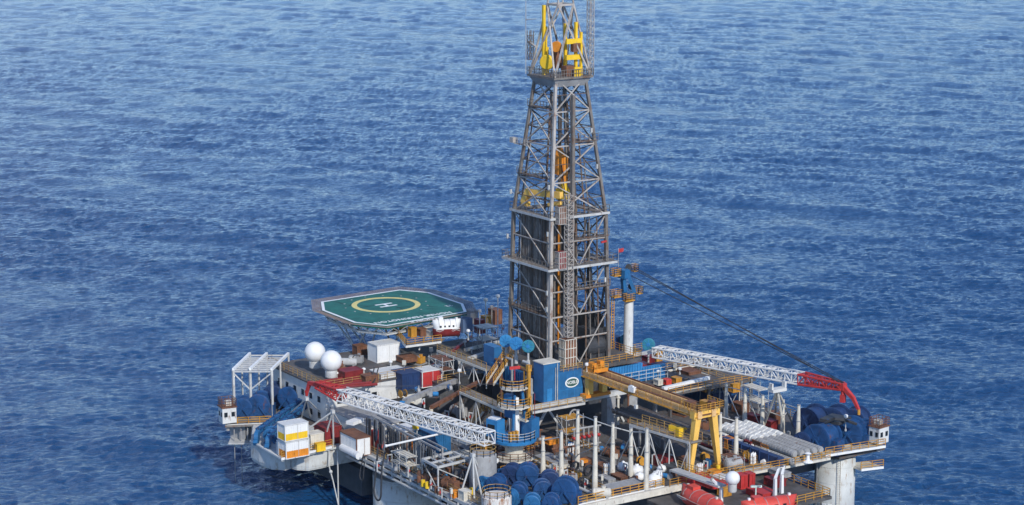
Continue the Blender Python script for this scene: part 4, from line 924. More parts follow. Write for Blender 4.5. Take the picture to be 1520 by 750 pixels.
for k in range(5): b.tube(P(470 + k * 8, 567 + k * 2.2, 6.3 + (k % 2) * .3), P(524 + k * 9, 560 + k * 2.6, 6.3 + (k % 2) * .3), .22, n=8)
solo('pipe_bundle', b, DRED, 'dark red pipe bundle lying beside the radomes on the deckhouse roof', 'pipes')
container(P(520, 562, 6.02), 2.4, 3.2, 1.5, DRED, 'low dark red box among the pipes right of the radomes')
container(P(548, 568, 6.02), 1.8, 2.2, 1.3, RUST, 'rusty brown box left of the black ladder')
skid(P(528, 540, 6.02), 2.6, 1.6, 1.4, (GREY, DGREY), 'grey pump skid behind the radomes', .8)
tank(P(518, 545, 6.02), 2.6, .6, LGREY, 'pale grey tank lying behind the right radome', .9)
skid(P(500, 545, 6.02), 2.4, 1.4, 1.2, (RUST, RUST), 'rusty skid at the roof edge behind the radomes', .2)
container(P(534, 526, 6.02), 1.6, 1.8, 1.6, RUST, 'rust coloured box under the helideck struts')
container(P(604, 536, 6.02), 2.2, 2.6, .9, RUST, 'flat rusty tray right of the white roof cabin')
skid(P(620, 540, 5.22), 2.4, 1.8, 1.3, (OCHRE, GREY), 'ochre machine near the pale landing', .4)
lamp_post(P(682, 570, 5.2), 1.9, 'white topped post between black container and lower walkway')
lamp_post(P(695, 505, 8.1), 1.3, 'short white topped post under the lifeboat')
for k, (x, y, z, L, w, h, m, lb) in enumerate((
    (612, 500, 9.02, 1.1, 1.0, 1.6, OCHRE, 'ochre box on the pale landing, nearest the helideck'),
    (626, 498, 9.02, 1.3, 1.2, 1.2, RUST, 'rusty box on the pale landing'),
    (640, 498, 9.02, 2.0, 1.6, 1.0, CREAM, 'cream box on the pale landing beside the lifeboat'),
    (598, 494, 9.02, .9, .9, 1.7, YEL2, 'yellow box on the left tip of the pale landing'),
    (712, 494, 5.0, 1.6, 1.2, 2.4, DRED, 'dark red locker behind the left walkway'),
    (722, 487, 4.7, 1.4, 1.4, 2.2, OCHRE, 'ochre locker behind the left walkway, half hidden'),
    (735, 480, 4.7, 2.2, 1.5, 2.6, RUST, 'rusty cabinet in front of the far derrick leg'),
    (700, 480, 4.7, 1.8, 1.5, 2.4, GREY, 'grey cabinet right of the helideck corner'))):
    container(P(x, y, z), L, w, h, m, lb, name='deck_box', cat='box')
for k in range(4):
    p = P(712 + k * 9, 500 - k * 3, 4.8)
    b = MB(); b.tube(p, p + Z * (4.2 + (k % 2) * 1.6), .1, n=6); b.lathe(p + Z * (4.2 + (k % 2) * 1.6), Z, [(0, .1), (.1, .35), (.5, .35), (.6, .1)], 10)
    solo('vent_mast', b, (WHITE, CREAM, DERRW, WHITE)[k], ('white vent mast farthest left behind the left walkway', 'cream vent mast second from the left behind the left walkway', 'pale rusty vent mast near the far derrick leg', 'white vent mast touching the far left derrick leg')[k], 'vent')

# ------------------------------------------------------------------ winches
def winch(t_p, r, w, ang, mat, label, group, frame=True):
    """reel: barrel, two flanges, side frame"""
    t = thing('mooring_winch', label, 'winch', tuple(t_p), group); tr = rotm(t_p, ang)
    b = MB(); b.lathe((0, -w / 2, r + .15), (0, 1, 0), [(0, r * .82), (w, r * .82)], 22); obj('barrel', tr(b), mat, t)
    for s in (-1, 1):
        b = MB(); b.lathe((0, s * w / 2 - .09, r + .15), (0, 1, 0), [(-.04, r * .9), (0, r), (.2, r), (.24, r * .9)], 26); fl = obj('flange', tr(b), mat, t)
        b = MB(); y = s * (w / 2 + .16)
        b.lathe((0, y - .05, r + .15), (0, 1, 0), [(-.05, r * .24), (.16, r * .24)], 12)
        for k in range(6): a_ = k * math.pi / 3; b.beam((math.cos(a_) * r * .2, y, r + .15 + math.sin(a_) * r * .2), (math.cos(a_) * r * .86, y, r + .15 + math.sin(a_) * r * .86), .1, .1)
        obj('spoke', tr(b), mat, fl)
    if frame:
        b = MB()
        for s in (-1, 1): b.beam((-r * .8, s * (w / 2 + .35), 0), (0, s * (w / 2 + .35), r + .2), .22, .22); b.beam((r * .8, s * (w / 2 + .35), 0), (0, s * (w / 2 + .35), r + .2), .22, .22)
        b.cbox((r * .9, w * .15, 0), r * .7, w * .6, r * 1.0); obj('frame', tr(b), mat, t)
    return t
GA, GB_, GC = 'blue mooring winches at the left corner', 'blue mooring winches below the left crane', 'blue mooring winches at the right corner'
b = MB(); b.prism([(p.x, p.y) for p in (P(334, 632, 0), P(402, 629, 0), V(-24, -30, 0), P(430, 590, 0), P(346, 606, 0))], -.3, -.02); wp = thing('winch_platform', 'ochre railed winch platform overhanging the sea at the left corner', 'platform', tuple(P(370, 620, -.3))); obj('floor', b, GRATE, wp)
b = MB(); b.beam(P(334, 632, -.1), P(402, 629, -.1), .25, .35); obj('edge_beam', b, WHITE, wp)
b = MB(); b.rail([P(336, 631, .0), P(402, 628, .0)], r=.07); b.rail([P(336, 631, 0), P(346, 607, 0)], r=.06); obj('railing', b, OCHRE, wp)
b = MB(); c = P(358, 645, -2.8); b.prism([(P(339, 658, -2.8).x, P(339, 658, -2.8).y), (P(372, 658, -2.8).x, P(372, 658, -2.8).y), (P(376, 640, -2.8).x, P(376, 640, -2.8).y), (P(346, 640, -2.8).x, P(346, 640, -2.8).y)], -3.0, -2.8); obj('lower_floor', b, LGREY, wp)
b = MB()
for x in (348, 358, 368): q = P(x, 655, -2.8); b.tube(q, q + Z * 2.5, .1); b.tube(q, V(q.x, q.y, -9.2), .06) if x != 368 else None
q = P(352, 650, -2.8); b.cbox(q + V(0, .8, 0), 3.0, 2.0, 2.2, .4)
obj('hanger', b, GREY, wp)
winch(P(363, 618, 0), 1.5, 2.2, math.radians(52), DBLUE, 'blue mooring winch at the left corner, nearest the white control cabin', GA)
winch(P(387, 616, 0), 1.75, 2.4, math.radians(52), DBLUE, 'blue mooring winch at the left corner behind the middle frame post', GA)
winch(P(408, 603, 0), 1.8, 2.6, math.radians(52), NAVY, 'dark navy mooring winch at the left corner in the shade of the frame', GA)
winch(P(432, 604, .6), 1.7, 2.6, math.radians(40), DBLUE, 'blue mooring winch under the red boom tip at the left', GA)
winch(P(452, 592, 1.2), 1.6, 2.6, math.radians(40), DBLUE, 'blue mooring winch close to the white deckhouse wall', GA)
winch(P(420, 588, .6), 1.7, 2.6, math.radians(40), NAVY, 'dark mooring winch at the back of the left corner', GA)
# steel frame over them
t = thing('steel_frame', 'pale steel frame with open slatted roof over the left corner winches', 'frame', tuple(P(372, 622, 0)))
ft = [P(346, 549, 7.3), P(371, 548, 7.3), P(403, 549, 7.3)]; rt = [P(371, 525, 7.3), P(396, 525, 7.3), P(428, 525, 7.3)]
for k in range(3):
    for pp in (ft[k], rt[k], ft[k].lerp(rt[k], .5)):
        b = MB(); b.beam(V(pp.x, pp.y, 0), V(pp.x, pp.y, 7.2), .24 if pp is not ft[k] else .34); obj('post', b, LGREY, t)
    b = MB(); b.beam(ft[k], rt[k], .35, .4); obj('roof_beam', b, SAFE, t)
b = MB()
for f in (.0, .12, .24, .36, .48, .6, .72, .84, 1): b.beam(ft[0].lerp(rt[0], f) - Z * .3, ft[2].lerp(rt[2], f) - Z * .3, .35 if f not in (0, 1) else .25, .18)
obj('roof_slats', b, LGREY, t)
b = MB(); b.beam(V(ft[0].x, ft[0].y, 6.8), V(ft[1].x, ft[1].y, 4.0), .18); b.beam(V(ft[1].x, ft[1].y, 4.0), V(ft[2].x, ft[2].y, 6.8), .18); obj('knee_brace', b, LGREY, t)
def ctrl_cabin(p, L, Wd, Hh, ang, label, winside):
    t = thing('control_cabin', label, 'cabin', tuple(Vector(p))); tr = rotm(p, ang); b = MB(); b.cbox((0, 0, 0), L, Wd, Hh); obj('wall', tr(b), WHITE, t)
    b = MB(); b.cbox((0, 0, Hh), L + .25, Wd + .25, .15); obj('roof', tr(b), RUST, t)
    for k in (-.26, .26):
        b = MB(); b.cbox((L / 2, Wd * k, Hh * .42), .1, Wd * .24, Hh * .3); obj('window', tr(b), GLASS, t)
        b = MB(); b.cbox((L * k, -Wd / 2, Hh * .42), L * .24, .1, Hh * .3); obj('window', tr(b), GLASS, t)
    b = MB(); c = [Vector((s0 * L / 2, s1 * Wd / 2, Hh + .15)) for s0, s1 in ((-1, -1), (1, -1), (1, 1), (-1, 1), (-1, -1))]; b.rail(c, h=1.2, step=.6, r=.05); tr(b); obj('roof_railing', b, RUST, t)
    b = MB(); b.cbox((-.3, .2, Hh + .15), L * .5, Wd * .4, .7); obj('air_conditioner', tr(b), CREAM, t)
    b = MB(); b.tube((0, 0, -1.4), (0, 0, 0), .3, n=8); obj('support', tr(b), GREY, t)
    return t
ctrl_cabin(P(338, 626, .4), 2.0, 2.2, 2.4, math.radians(-8), 'white control cabin with dark windows overhanging the left corner', 0)
ctrl_cabin(P(1304, 656, 1.2), 1.9, 2.2, 2.4, math.radians(8), 'white control cabin with dark windows at the far right corner', 0)

# blue anchor racks (fairlead arms) hanging over the left sponson
t = thing('fairlead_arm', 'pair of blue lattice arms sloping down over the left corner sponson', 'fairlead arm', tuple(P(390, 655, 0)))
for (a_, c_, k) in ((P(455, 590, 2.2), P(383, 640, 1.6), 0), (P(466, 590, 2.2), P(400, 646, 1.6), 1)):
    b = MB(); lat = MB(); lattice(b, lat, a_, c_, .75, .75, .9, .15, .6, .6, .1); b.beam(a_, c_, .3, .35); ar = obj('arm', b, DBLUE, t); obj('lacing', lat, BLUE, ar)
    b = MB(); b.beam(c_, V(c_.x + 1.4, c_.y - 1.2, .1), .65, .65); b.lathe(V(c_.x + .6, c_.y - .5, .9), (.6, .8, 0), [(-.3, .9), (.3, .9)], 20); obj('fairlead_sheave', b, BLUE, ar)
winch(P(402, 655, 0), 1.0, 1.6, .9, BLUE, 'small bright blue winch at the foot of the blue lattice arms', GA)

# containers on the sponson
c0 = P(437, 679, 0)
container(V(c0.x - .7, c0.y + .3, .05), 2.4, 3.8, 2.55, WHITE2, 'lower white and orange container of the stack on the left sponson', band=ORANGE, roofm=WHITE)
container(V(c0.x - .8, c0.y + .25, 2.65), 2.4, 3.8, 2.45, WHITE2, 'upper white and yellow container of the stack on the left sponson', band=YEL2, roofm=WHITE)
container(P(420, 676, .05) + V(-.6, .2, 0), 1.1, 1.2, 2.1, WHITE2, 'narrow white cabinet left of the stacked containers', name='deck_box', cat='box')
container(P(467, 663, .05), 1.8, 2.2, 2.2, CREAM, 'cream box right of the stacked containers', name='deck_box', cat='box')
container(P(487, 655, .05), 3.4, 2.8, 2.6, DRED, 'dark red container behind the white masts at the left edge')
container(P(475, 669, .05), .9, 1.4, 1.2, YEL2, 'small yellow locker on the edge of the left sponson', name='deck_box', cat='box')
container(P(522, 676, .05) + V(-1.2, 1.3, 0), 5.0, 2.4, 2.8, WHITE2, 'white container with brown rusty roof at the near left edge', roofm=RUST)
b = MB(); q0, q1 = P(508, 664, .5), P(533, 677, .5); b.tube(q0, q1, .55, n=14); solo('white_buoy_tube', b, WHITE2, 'short fat white tube lying on the near left deck edge', 'tube')
# white tripod masts
def tripod(apex, feet, r, label, mat=LGREY, top=None):
    t = thing('tripod_mast', label, 'mast', tuple(Vector(feet[0])))
    for f in feet: b = MB(); b.tube(f, apex, r, r * .8, n=7); obj('leg', b, mat, t)
    b = MB(); b.cbox(Vector(apex) - Z * .25, .5, .5, .5); obj('cap', b, mat, t); return t
ap = P(494, 611, 5.6); tripod(ap, [P(441, 648, 1.2), P(480, 658, 0), P(495, 660, 0), P(516, 648, 0)], .15, 'pale tripod mast standing at the near left deck edge')
tripod(P(455, 592, 6.0), [P(421, 622, .6), P(447, 622, .6), P(461, 620, .6), P(478, 615, 1)], .13, 'pale tripod mast behind, next to the blue winches')
b = MB(); q = P(501, 668, -.3); b.tube(q, V(q.x, q.y, -9.3), .11, n=6); solo('dip_pipe', b, LGREY, 'thin grey pipe reaching down to the water at the left edge', 'pipe')
b = MB(); q2 = P(488, 668, -.3); b.path([q2, q2 + V(.3, -.2, -2.2), q2 + V(.8, .2, -4.6), q2 + V(2.1, .4, -8.4)], .1); b.sphere(q2 + V(.5, 0, -3.2), .28, 10); solo('mooring_rope', b, LGREY, 'slack grey rope with a float hanging beside the thin dip pipe', 'rope')

# ------------------------------------------------------------------ near left deck: hoses, racks, tanks
t = thing('hose_rack', 'steel rack hung with dark hoses along the near left deck edge', 'rack', (2, -30.2, 0))
b = MB(); b.beam((-4.6, -30.0, 5.0), (14.5, -30.0, 4.6), .2, .25); b.beam((-4.6, -29.0, 5.0), (14.5, -29.0, 4.6), .15, .2); obj('top_bar', b, GREY, t)
for x in (-4.5, 1.5, 8, 14.4): b = MB(); b.beam((x, -29.6, 0.02), (x, -29.6, 4.9), .2); obj('post', b, GREY, t)
HG = 'hoses hanging on the near left rack'
rnd = random.Random(5)
for k in range(30):
    x = -4.2 + k * .62 + rnd.uniform(-.15, .15); w = rnd.uniform(.25, .7); z0 = 4.95 - k * .013; dep = rnd.uniform(2.6, 4.4); yy = -30.2 - rnd.uniform(0, .7)
    pts = [V(x - w / 2, yy, z0), V(x - w / 2 - .05, yy - .05, z0 - dep * .7)] + [V(x + w / 2 * math.cos(math.pi + a_), yy - .05, z0 - dep * .72 + dep * .25 * math.sin(math.pi + a_)) for a_ in np.linspace(.3, math.pi - .3, 6)] + [V(x + w / 2 + .05, yy - .05, z0 - dep * .7), V(x + w / 2, yy, z0)]
    b = MB(); b.path(pts, .1 if k % 3 else .13, 6)
    dark = rnd.random() < (.75 if k < 9 else .45)
    o = tag(obj('hose', b, RUBBER if dark else HOSEG, loc=(x, yy, z0)), ('black hose hanging in a loop from the near left rack' if dark else 'grey hose hanging in a loop from the near left rack'), 'hose', HG + (' black' if dark else ' grey'))
b = MB(); q = P(559, 690, .6); b.path([q + V(0, .3, 3), q] + [q + V(1.0 - 1.0 * math.cos(a_), -.5, -3.6 - 1.3 * math.sin(a_)) for a_ in np.linspace(0, math.pi, 9)] + [q + V(2.0, -.3, .2), q + V(2.0, .3, 2.5)], .13, 7)
solo('hose', b, RUBBER, 'long black hose looping down over the grey column at the near left edge', 'hose')
b = MB(); q = P(538, 684, .2); b.path([q + V(0, .2, 1), q] + [q + V(.55 - .55 * math.cos(a_), -.5, -2.0 - .7 * math.sin(a_)) for a_ in np.linspace(0, math.pi, 7)] + [q + V(1.1, -.3, .2)], .09, 6)
solo('hose', b, RUBBER, 'short black hose loop hanging at the left end of the hose rack', 'hose')
b = MB(); b.tube(P(574, 662, 4.9), P(672, 640, 5.2), .15, n=8); b.tube(P(574, 662, 4.9), P(574, 662, 4.9) + V(-.05, -.25, .02), .22, n=8); solo('loading_arm', b, BOOMW, 'long white tube sloping across in front of the blue container', 'tube')
t = thing('shelter', 'small white roofed shelter on posts behind the hose rack', 'shelter', tuple(P(602, 664, .02)))
c = P(602, 664, 0.02); b = MB(); b.cbox(c + Z * 2.9, 3.6, 2.4, .2); obj('roof', b, WHITE2, t)
for sx in (-1.6, 1.6):
    for sy in (-1, 1): b = MB(); b.beam(c + V(sx, sy, 0), c + V(sx, sy, 2.89), .14); obj('post', b, LGREY, t)
b = MB(); b.lathe(P(617, 636, 3.3), Z, [(0, .5), (.4, .5), (.8, .1)], 12); solo('vent_cowl', b, YEL2, 'yellow vent cowl on the end of the white shelter roof', 'vent')
container(P(603, 668, .02), 1.2, 1.6, 2.0, ORANGE, 'orange locker under the white roofed shelter', name='deck_box', cat='box')
container(P(560, 664, .02), 1.4, 1.4, 2.6, LIFE, 'bright red orange cabinet behind the black hoses', name='deck_box', cat='box')
container(P(566, 650, .02), 3.0, 3.4, 2.0, GREY, 'grey machinery box behind the hose rack', name='deck_box', cat='box')
container(P(642, 666, .02), 6.0, 2.6, 2.9, BLUE, 'bright blue container behind the white sloping tube')
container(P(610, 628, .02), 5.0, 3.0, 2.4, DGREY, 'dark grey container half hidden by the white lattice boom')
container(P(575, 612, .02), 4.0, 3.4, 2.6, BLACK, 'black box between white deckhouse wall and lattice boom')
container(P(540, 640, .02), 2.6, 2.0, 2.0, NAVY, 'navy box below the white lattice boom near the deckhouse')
b = MB(); b.cbox(P(527, 628, 3.06), 1.4, 2.6, .5, .4); solo('roof_hatch_box', b, WHITE2, 'flat white box lying on the grey annex roof', 'box')
# grey structural frame and the second tripod
t = thing('raised_grid', 'flat grey steel frame raised on thin posts near the left crane', 'frame', tuple(P(660, 712, 0)))
fr = [P(627, 682, 3.4), P(650, 694, 3.4), P(697, 682, 3.4), P(672, 671, 3.4)]; b = MB()
for k in range(4): b.beam(fr[k], fr[(k + 1) % 4], .3, .3)
b.beam(fr[0].lerp(fr[1], .5), fr[3].lerp(fr[2], .5), .25); b.beam(fr[0].lerp(fr[3], .5), fr[1].lerp(fr[2], .5), .25); b.beam(fr[0].lerp(fr[3], .25), fr[1].lerp(fr[2], .25), .15); obj('top_frame', b, LGREY, t)
for p in fr: b = MB(); b.beam(V(p.x, p.y, .02), p, .18); obj('post', b, LGREY, t)
b = MB(); b.beam(V(fr[0].x, fr[0].y, 3.2), V(fr[1].x, fr[1].y, .1), .14); b.beam(V(fr[1].x, fr[1].y, 3.2), V(fr[2].x, fr[2].y, .1), .14); obj('diagonal_brace', b, LGREY, t)
rnd = random.Random(3)
for k in range(9):
    f = k / 8; p = fr[0].lerp(fr[1], f) + V(-.3, .4 + .5 * rnd.random(), -.3); r_ = rnd.uniform(.5, .75)
    b = MB(); b.path([p + V(0, r_ * math.cos(a_) * .9, -r_ + r_ * math.sin(a_)) for a_ in np.linspace(0, 2 * math.pi, 12)], .13, 6)
    tag(obj('hose_coil', b, BLACK, loc=tuple(p)), 'black hose coil hanging from the flat grey frame', 'hose coil', 'black hose coils under the grey frame')
ap = P(702, 676, 5.2); tripod(ap, [P(684, 733, 0.02), P(704, 741, .02), P(715, 735, .02), P(723, 722, .02)], .14, 'pale tripod mast in front of the grey round tank', LGREY)
vtank(P(717, 722, .02), 1.9, 4.6, GREY, 'big grey round tank left of the crane pedestal')
vtank(P(737, 764, .02), 2.0, 2.6, paint('rusty_white_paint', (.66, .63, .57), .6, rust=.5, var=.15, rustcol=(.3, .14, .06)), 'rust streaked white tank with a railing at the bottom edge of the photo')
for k, (x, y, m, lb) in enumerate(((632, 716, RUST, 'rusty pump skid behind the near left railing, leftmost'), (652, 722, RUST, 'rusty pump skid under the flat grey frame'), (668, 728, RUST, 'rusty pump skid close to the pale tripod feet'), (640, 700, DGREY, 'dark pump skid under the flat grey frame, at its back'), (688, 716, DGREY, 'dark pump skid between tripod feet and grey tank'), (612, 698, GREY, 'grey pump skid behind the grey hoses'))):
    skid(P(x, y, .02), 3.0, 1.6, 1.7, (m, RUST), lb, (.1, .5, .2, 1.2, .8, .3)[k])
for k, (x, y, z, L, w, h, m, lb) in enumerate((
    (690, 742, .02, 1.4, 1.2, 1.4, CREAM, 'cream box at the foot of the pale tripod'),
    (676, 738, .02, 1.0, 1.0, .9, ORANGE, 'small orange box on the near left walkway'),
    (662, 700, .02, 3.0, .9, .9, RUST, 'long rusty box below the flat grey frame'),
    (582, 676, .02, 2.0, 1.4, 1.2, RUST, 'rusty box behind the hanging hoses'),
    (700, 660, .02, 3.0, 1.8, 2.2, RUST, 'rusty brown container between boom and crane pedestal'),
    (722, 690, .02, 1.2, 1.2, 3.2, OCHRE, 'tall ochre cabinet beside the crane pedestal'))):
    container(P(x, y, z), L, w, h, m, lb, name='deck_box', cat='box')
b = MB(); b.beam(P(738, 686, .02), P(738, 686, 1.8), .22, .3); b.beam(P(738, 686, 1.8), P(738, 686, 1.8) + Z * .5, .3); solo('marker_post', b, WHITE2, 'short white marker post left of the crane pedestal', 'post')

# ------------------------------------------------------------------ blue winches below the left crane
for (x, y, r, w, a_, m, lb) in (
    (760, 716, 1.6, 1.6, .7, NAVY, 'dark mooring winch right at the crane pedestal, rearmost of its group'), (783, 718, 1.75, 1.7, .9, DBLUE, 'large blue mooring winch in front of the crane pedestal'),
    (737, 728, 1.35, 1.8, .5, DBLUE, 'blue mooring winch behind the rusty white tank'), (722, 724, 1.15, 1.6, .3, BLUE, 'smaller blue mooring winch at the left end of its group'),
    (770, 740, 1.35, 1.5, .8, DBLUE, 'blue mooring winch in the middle of the group below the crane'), (757, 748, 1.2, 1.4, .6, BLUE, 'bright blue mooring winch right of the rusty white tank'),
    (805, 738, 1.5, 1.4, 1.1, DBLUE, 'blue mooring winch left of the biggest reel'), (790, 756, 1.3, 1.5, .9, BLUE, 'blue mooring winch cut by the bottom edge of the photo'),
    (816, 724, 1.5, 1.4, 1.0, NAVY, 'dark mooring winch behind the biggest reel'), (839, 744, 2.0, 1.5, .75, DBLUE, 'biggest blue mooring reel at the right end of its group, by the front walkway'),
    (818, 756, 1.3, 1.6, .8, DBLUE, 'low blue mooring winch in front of the biggest reel'), (748, 712, 1.1, 1.5, .4, DBLUE, 'small blue mooring winch behind the crane platform')):
    winch(P(x, y + 3, .02), r * .88, w * .95, a_, m, lb, GB_)
# ------------------------------------------------------------------ right corner winches
for (x, y, r, w, a_, m, lb) in (
    (1220, 672, 2.25, 3.4, .3, DBLUE, 'large blue mooring winch nearest the grey riser bundle'), (1204, 648, 2.3, 3.2, .3, NAVY, 'dark mooring winch behind the last cream stanchion'),
    (1262, 664, 2.2, 2.4, .5, DBLUE, 'blue mooring winch in the middle of the right corner'), (1284, 662, 1.9, 2.0, .6, DBLUE, 'blue mooring winch beside the right control cabin'),
    (1240, 646, 2.2, 2.6, .4, NAVY, 'dark blue mooring winch behind the others at the right corner'), (1196, 670, 1.5, 2.0, .3, NAVY, 'low navy winch squeezed between risers and large winch'),
    (1270, 644, 2.0, 2.4, .4, NAVY, 'dark mooring winch under the red boom tip at the right')):
    winch(P(x, y, .1), r, w, a_, m, lb, GC)
b = MB(); b.cbox(P(1240, 625, 4.2), 3.2, 3.6, .5, .3); b.path([P(1225, 628, 4.4), P(1238, 622, 5.2), P(1255, 624, 4.9), P(1272, 630, 4.5)], .22, 6); solo('cover_tarp', b, BLACK, 'black cover lying on top of the right corner winches', 'cover')
lamp_post(P(1255, 640, 3.2), 2.0, 'white topped post between the right corner winches')
b = MB(); q = P(1199, 686, .7); b.lathe(q, Z, [(0, .75), (.15, .7), (.3, .3), (1.0, .22), (1.3, .5), (1.45, .1)], 14); solo('capstan', b, WHITE2, 'white flared capstan on the cream walkway at the right', 'capstan')
for k in range(3):
    b = MB(); p = P(1132 + k * 12, 687 - k * 3.4, .2); b.tube(p, p + V(-.3, .95, .05), .42, n=12); tag(obj('white_drum', b, WHITE2, loc=tuple(p)), ('white drum lying behind the ochre railing, leftmost of three', 'white drum lying behind the ochre railing, middle of three', 'white drum lying behind the ochre railing, rightmost of three')[k], 'drum', 'white drums behind the front railing')

# ------------------------------------------------------------------ stanchions of the riser deck
SG = 'cream stanchions standing on the riser deck'
def stanchion(x, yb, yt, label, r=.3, mat=CREAM):
    p = P(x, yb, .02); h = (yb - yt) / 9.95; t = thing('stanchion', label, 'stanchion', tuple(p), SG)
    b = MB(); b.tube(p, p + Z * h, r * 1.35, r * .72, n=12); obj('post', b, mat, t)
    b = MB(); b.cbox(p, 1.1, 1.1, .12); obj('base_plate', b, GREY, t); b = MB(); b.tube(p + Z * h, p + Z * (h + .12), r * .9, n=12); obj('cap', b, GREY, t); b = MB()
    b.tube(p + Z * h * .62, p + Z * (h * .62 + .14), r * 1.16, n=12)
    obj('collar', b, GREY, t); return p + Z * h
tops = [stanchion(*a_) for a_ in (
    (806, 704, 650, 'cream stanchion nearest the blue crane, leftmost'), (833, 714, 643, 'cream stanchion second from the blue crane'), (857, 696, 611, 'tall cream stanchion in front of the dark opening, under the grey beam'),
    (883, 728, 625, 'tallest cream stanchion beside the black hose coils'), (909, 708, 631, 'cream stanchion in front of the grey pillar'), (936, 708, 638, 'cream stanchion at the foot of the braced walkway'), (959, 728, 641, 'cream stanchion beside the white sacks'),
    (1068, 684, 614, 'slim cream stanchion right of the yellow gantry leg'), (1092, 686, 621, 'slim cream stanchion in front of the white riser bundle'),
    (1077, 620, 566, 'slim cream stanchion behind the gantry end beam'), (1105, 634, 573, 'slim cream stanchion behind the white risers, left'), (1131, 642, 585, 'cream stanchion left of the boom rest'), (1161, 650, 592, 'cream stanchion between the boom rest legs'), (1184, 664, 601, 'rightmost cream stanchion next to the blue winches'))]
def tie(ps, label, r=.08, mat=LGREY):
    b = MB(); b.path(ps, r, 6); solo('tie_rod', b, mat, label, 'pipe')
d_ = Z * .5
tie([tops[0] - d_, tops[1] - d_ * 1.6], 'thin pipe tying the two left cream stanchions')
tie([tops[2] - d_, tops[3] - d_, tops[4] - d_], 'thin pipe linking the tall cream stanchions')
tie([tops[4] - d_, tops[5] - d_, tops[6] - d_], 'thin pipe running on towards the white sacks')
tie([tops[7] - d_, tops[8] - d_], 'thin pipe linking two slim stanchions right of the gantry')
tie([tops[9] - d_, tops[10] - d_, tops[11] - d_, tops[12] - d_, tops[13] - d_], 'long thin pipe along the far stanchion tops')
tie([tops[3] - Z * 4.2, tops[2] - Z * 6.5], 'slanting pipe between the tallest stanchion and its neighbour')
tie([tops[4] - Z * 1.5, P(886, 684, .1)], 'slanting brace behind the tallest stanchion')
tie([tops[5] - Z * 1.0, P(915, 692, .1)], 'slanting brace from the walkway foot stanchion')
tie([tops[6] - Z * 1.0, P(985, 700, .1)], 'slanting brace from the stanchion beside the white sacks')
tie([tops[10] - Z * .6, P(1128, 632, .1)], 'slanting brace beside the boom rest')
tie([tops[9] - Z * .8, P(1098, 622, .1)], 'slanting brace behind the gantry end beam')
# white risers
RG1, RG2 = 'white riser joints in the right hand stack', 'grey banded riser joints in the right hand stack'
p1 = None
for k in range(10):
    row, lay = k % 5, k // 5
    y = 15.4 + row * 1.12 + lay * .5; z = .75 + lay * 1.0
    if p1 is None:
        b = MB(); pr_ = []
        rq = random.Random(9)
        for i in range(8): x = i * 1.05; pr_ += [(x, .36), (x + .08, .56), (x + .8, .55 + rq.uniform(-.06, .06)), (x + .9, .4)]
        b.lathe((0, 0, 0), (1, 0, 0), pr_, 12); p1 = obj('riser_joint', b, WHITE, loc=(0, 0, 0)); p1.location = (19.6, y, z); tag(p1, 'white wrapped riser joint lying in the stack behind the slim stanchions', 'riser pipe', RG1)
        b = MB(); pr_ = []
        for i in range(14): x = i * .58; pr_ += [(x, .52), (x + .4, .52), (x + .41, .44), (x + .57, .44)]
        b.lathe((0, 0, 0), (1, 0, 0), pr_, 14); p2 = obj('riser_joint', b, GREY, loc=(0, 0, 0)); p2.location = (28.2, y, z); tag(p2, 'grey banded riser joint lying in the stack beside the blue winches', 'riser pipe', RG2)
    else:
        o = p1.copy(); COL.objects.link(o); o.location = (19.6 + rnd.uniform(-.6, .6), y, z); o.rotation_euler = (rnd.uniform(0, 6), 0, rnd.uniform(-.02, .02))
        o = p2.copy(); COL.objects.link(o); o.location = (28.2 + rnd.uniform(-.3, .3), y, z)
t = thing('riser_rack', 'long navy rack trough in front of the riser stack', 'rack', (27, 14, 0))
b = MB(); b.box(19, 13.2, .02, 35.6, 14.2, 1.5); obj('side_wall', b, NAVY, t)
b = MB()
for x in np.arange(19.5, 35.6, 2.0): b.box(x - .1, 13.05, .02, x + .1, 13.19, 1.7)
obj('stake', b, NAVY, t)

# ------------------------------------------------------------------ front right: lower deck with lifeboats
fd = thing('boat_deck', 'lower grating deck in front carrying the two red lifeboats', 'boat deck', (40, 3, -1))
b = MB(); b.box(34.05, -9, -1.4, 47, 13, -1.0); obj('floor', b, DDECK, fd)
b = MB(); b.rail([(46.8, -2, -1), (46.8, 12.8, -1), (35, 12.8, -1)], r=.06); obj('railing', b, OCHRE, fd)
lifeboat(P(1042, 757, -1.0), math.radians(-4), 9.2, 3.1, 2.5, LIFE, LIFE, 'red lifeboat at the bottom edge, under the grey cradle walkway', bandm=CREAM, win=False)
lifeboat(P(1141, 764, -1.0), math.radians(78), 8.4, 2.9, 2.4, LIFE, LIFE, 'red lifeboat with white band further right, along the front deck', bandm=WHITE2)
t = thing('cradle_walkway', 'grey walkway running down beside the yellow gantry leg above the red lifeboat', 'walkway', tuple(P(1030, 712, 1.5)))
a_, c_ = P(1000, 697, 1.6), P(1072, 722, 1.9); b = MB(); b.beam(a_, c_, 1.5, .25); obj('floor', b, LGREY, t)
b = MB(); b.rail([a_ + V(0, .7, .1), c_ + V(0, .7, .1)], r=.05); obj('railing', b, RAILP, t)
davit(P(1070, 752, -1), (-1.2, -.6, 1.0), 2.6, WHITE2, 'white davit post at the right end of the first lifeboat')
davit(P(1150, 742, -1), (-.9, 1.4, 1.0), 3.0, WHITE2, 'white davit arm leaning over the second lifeboat')
davit(P(1160, 732, -1), (-.6, .9, .9), 2.6, WHITE2, 'white davit post near the right end of the second lifeboat')
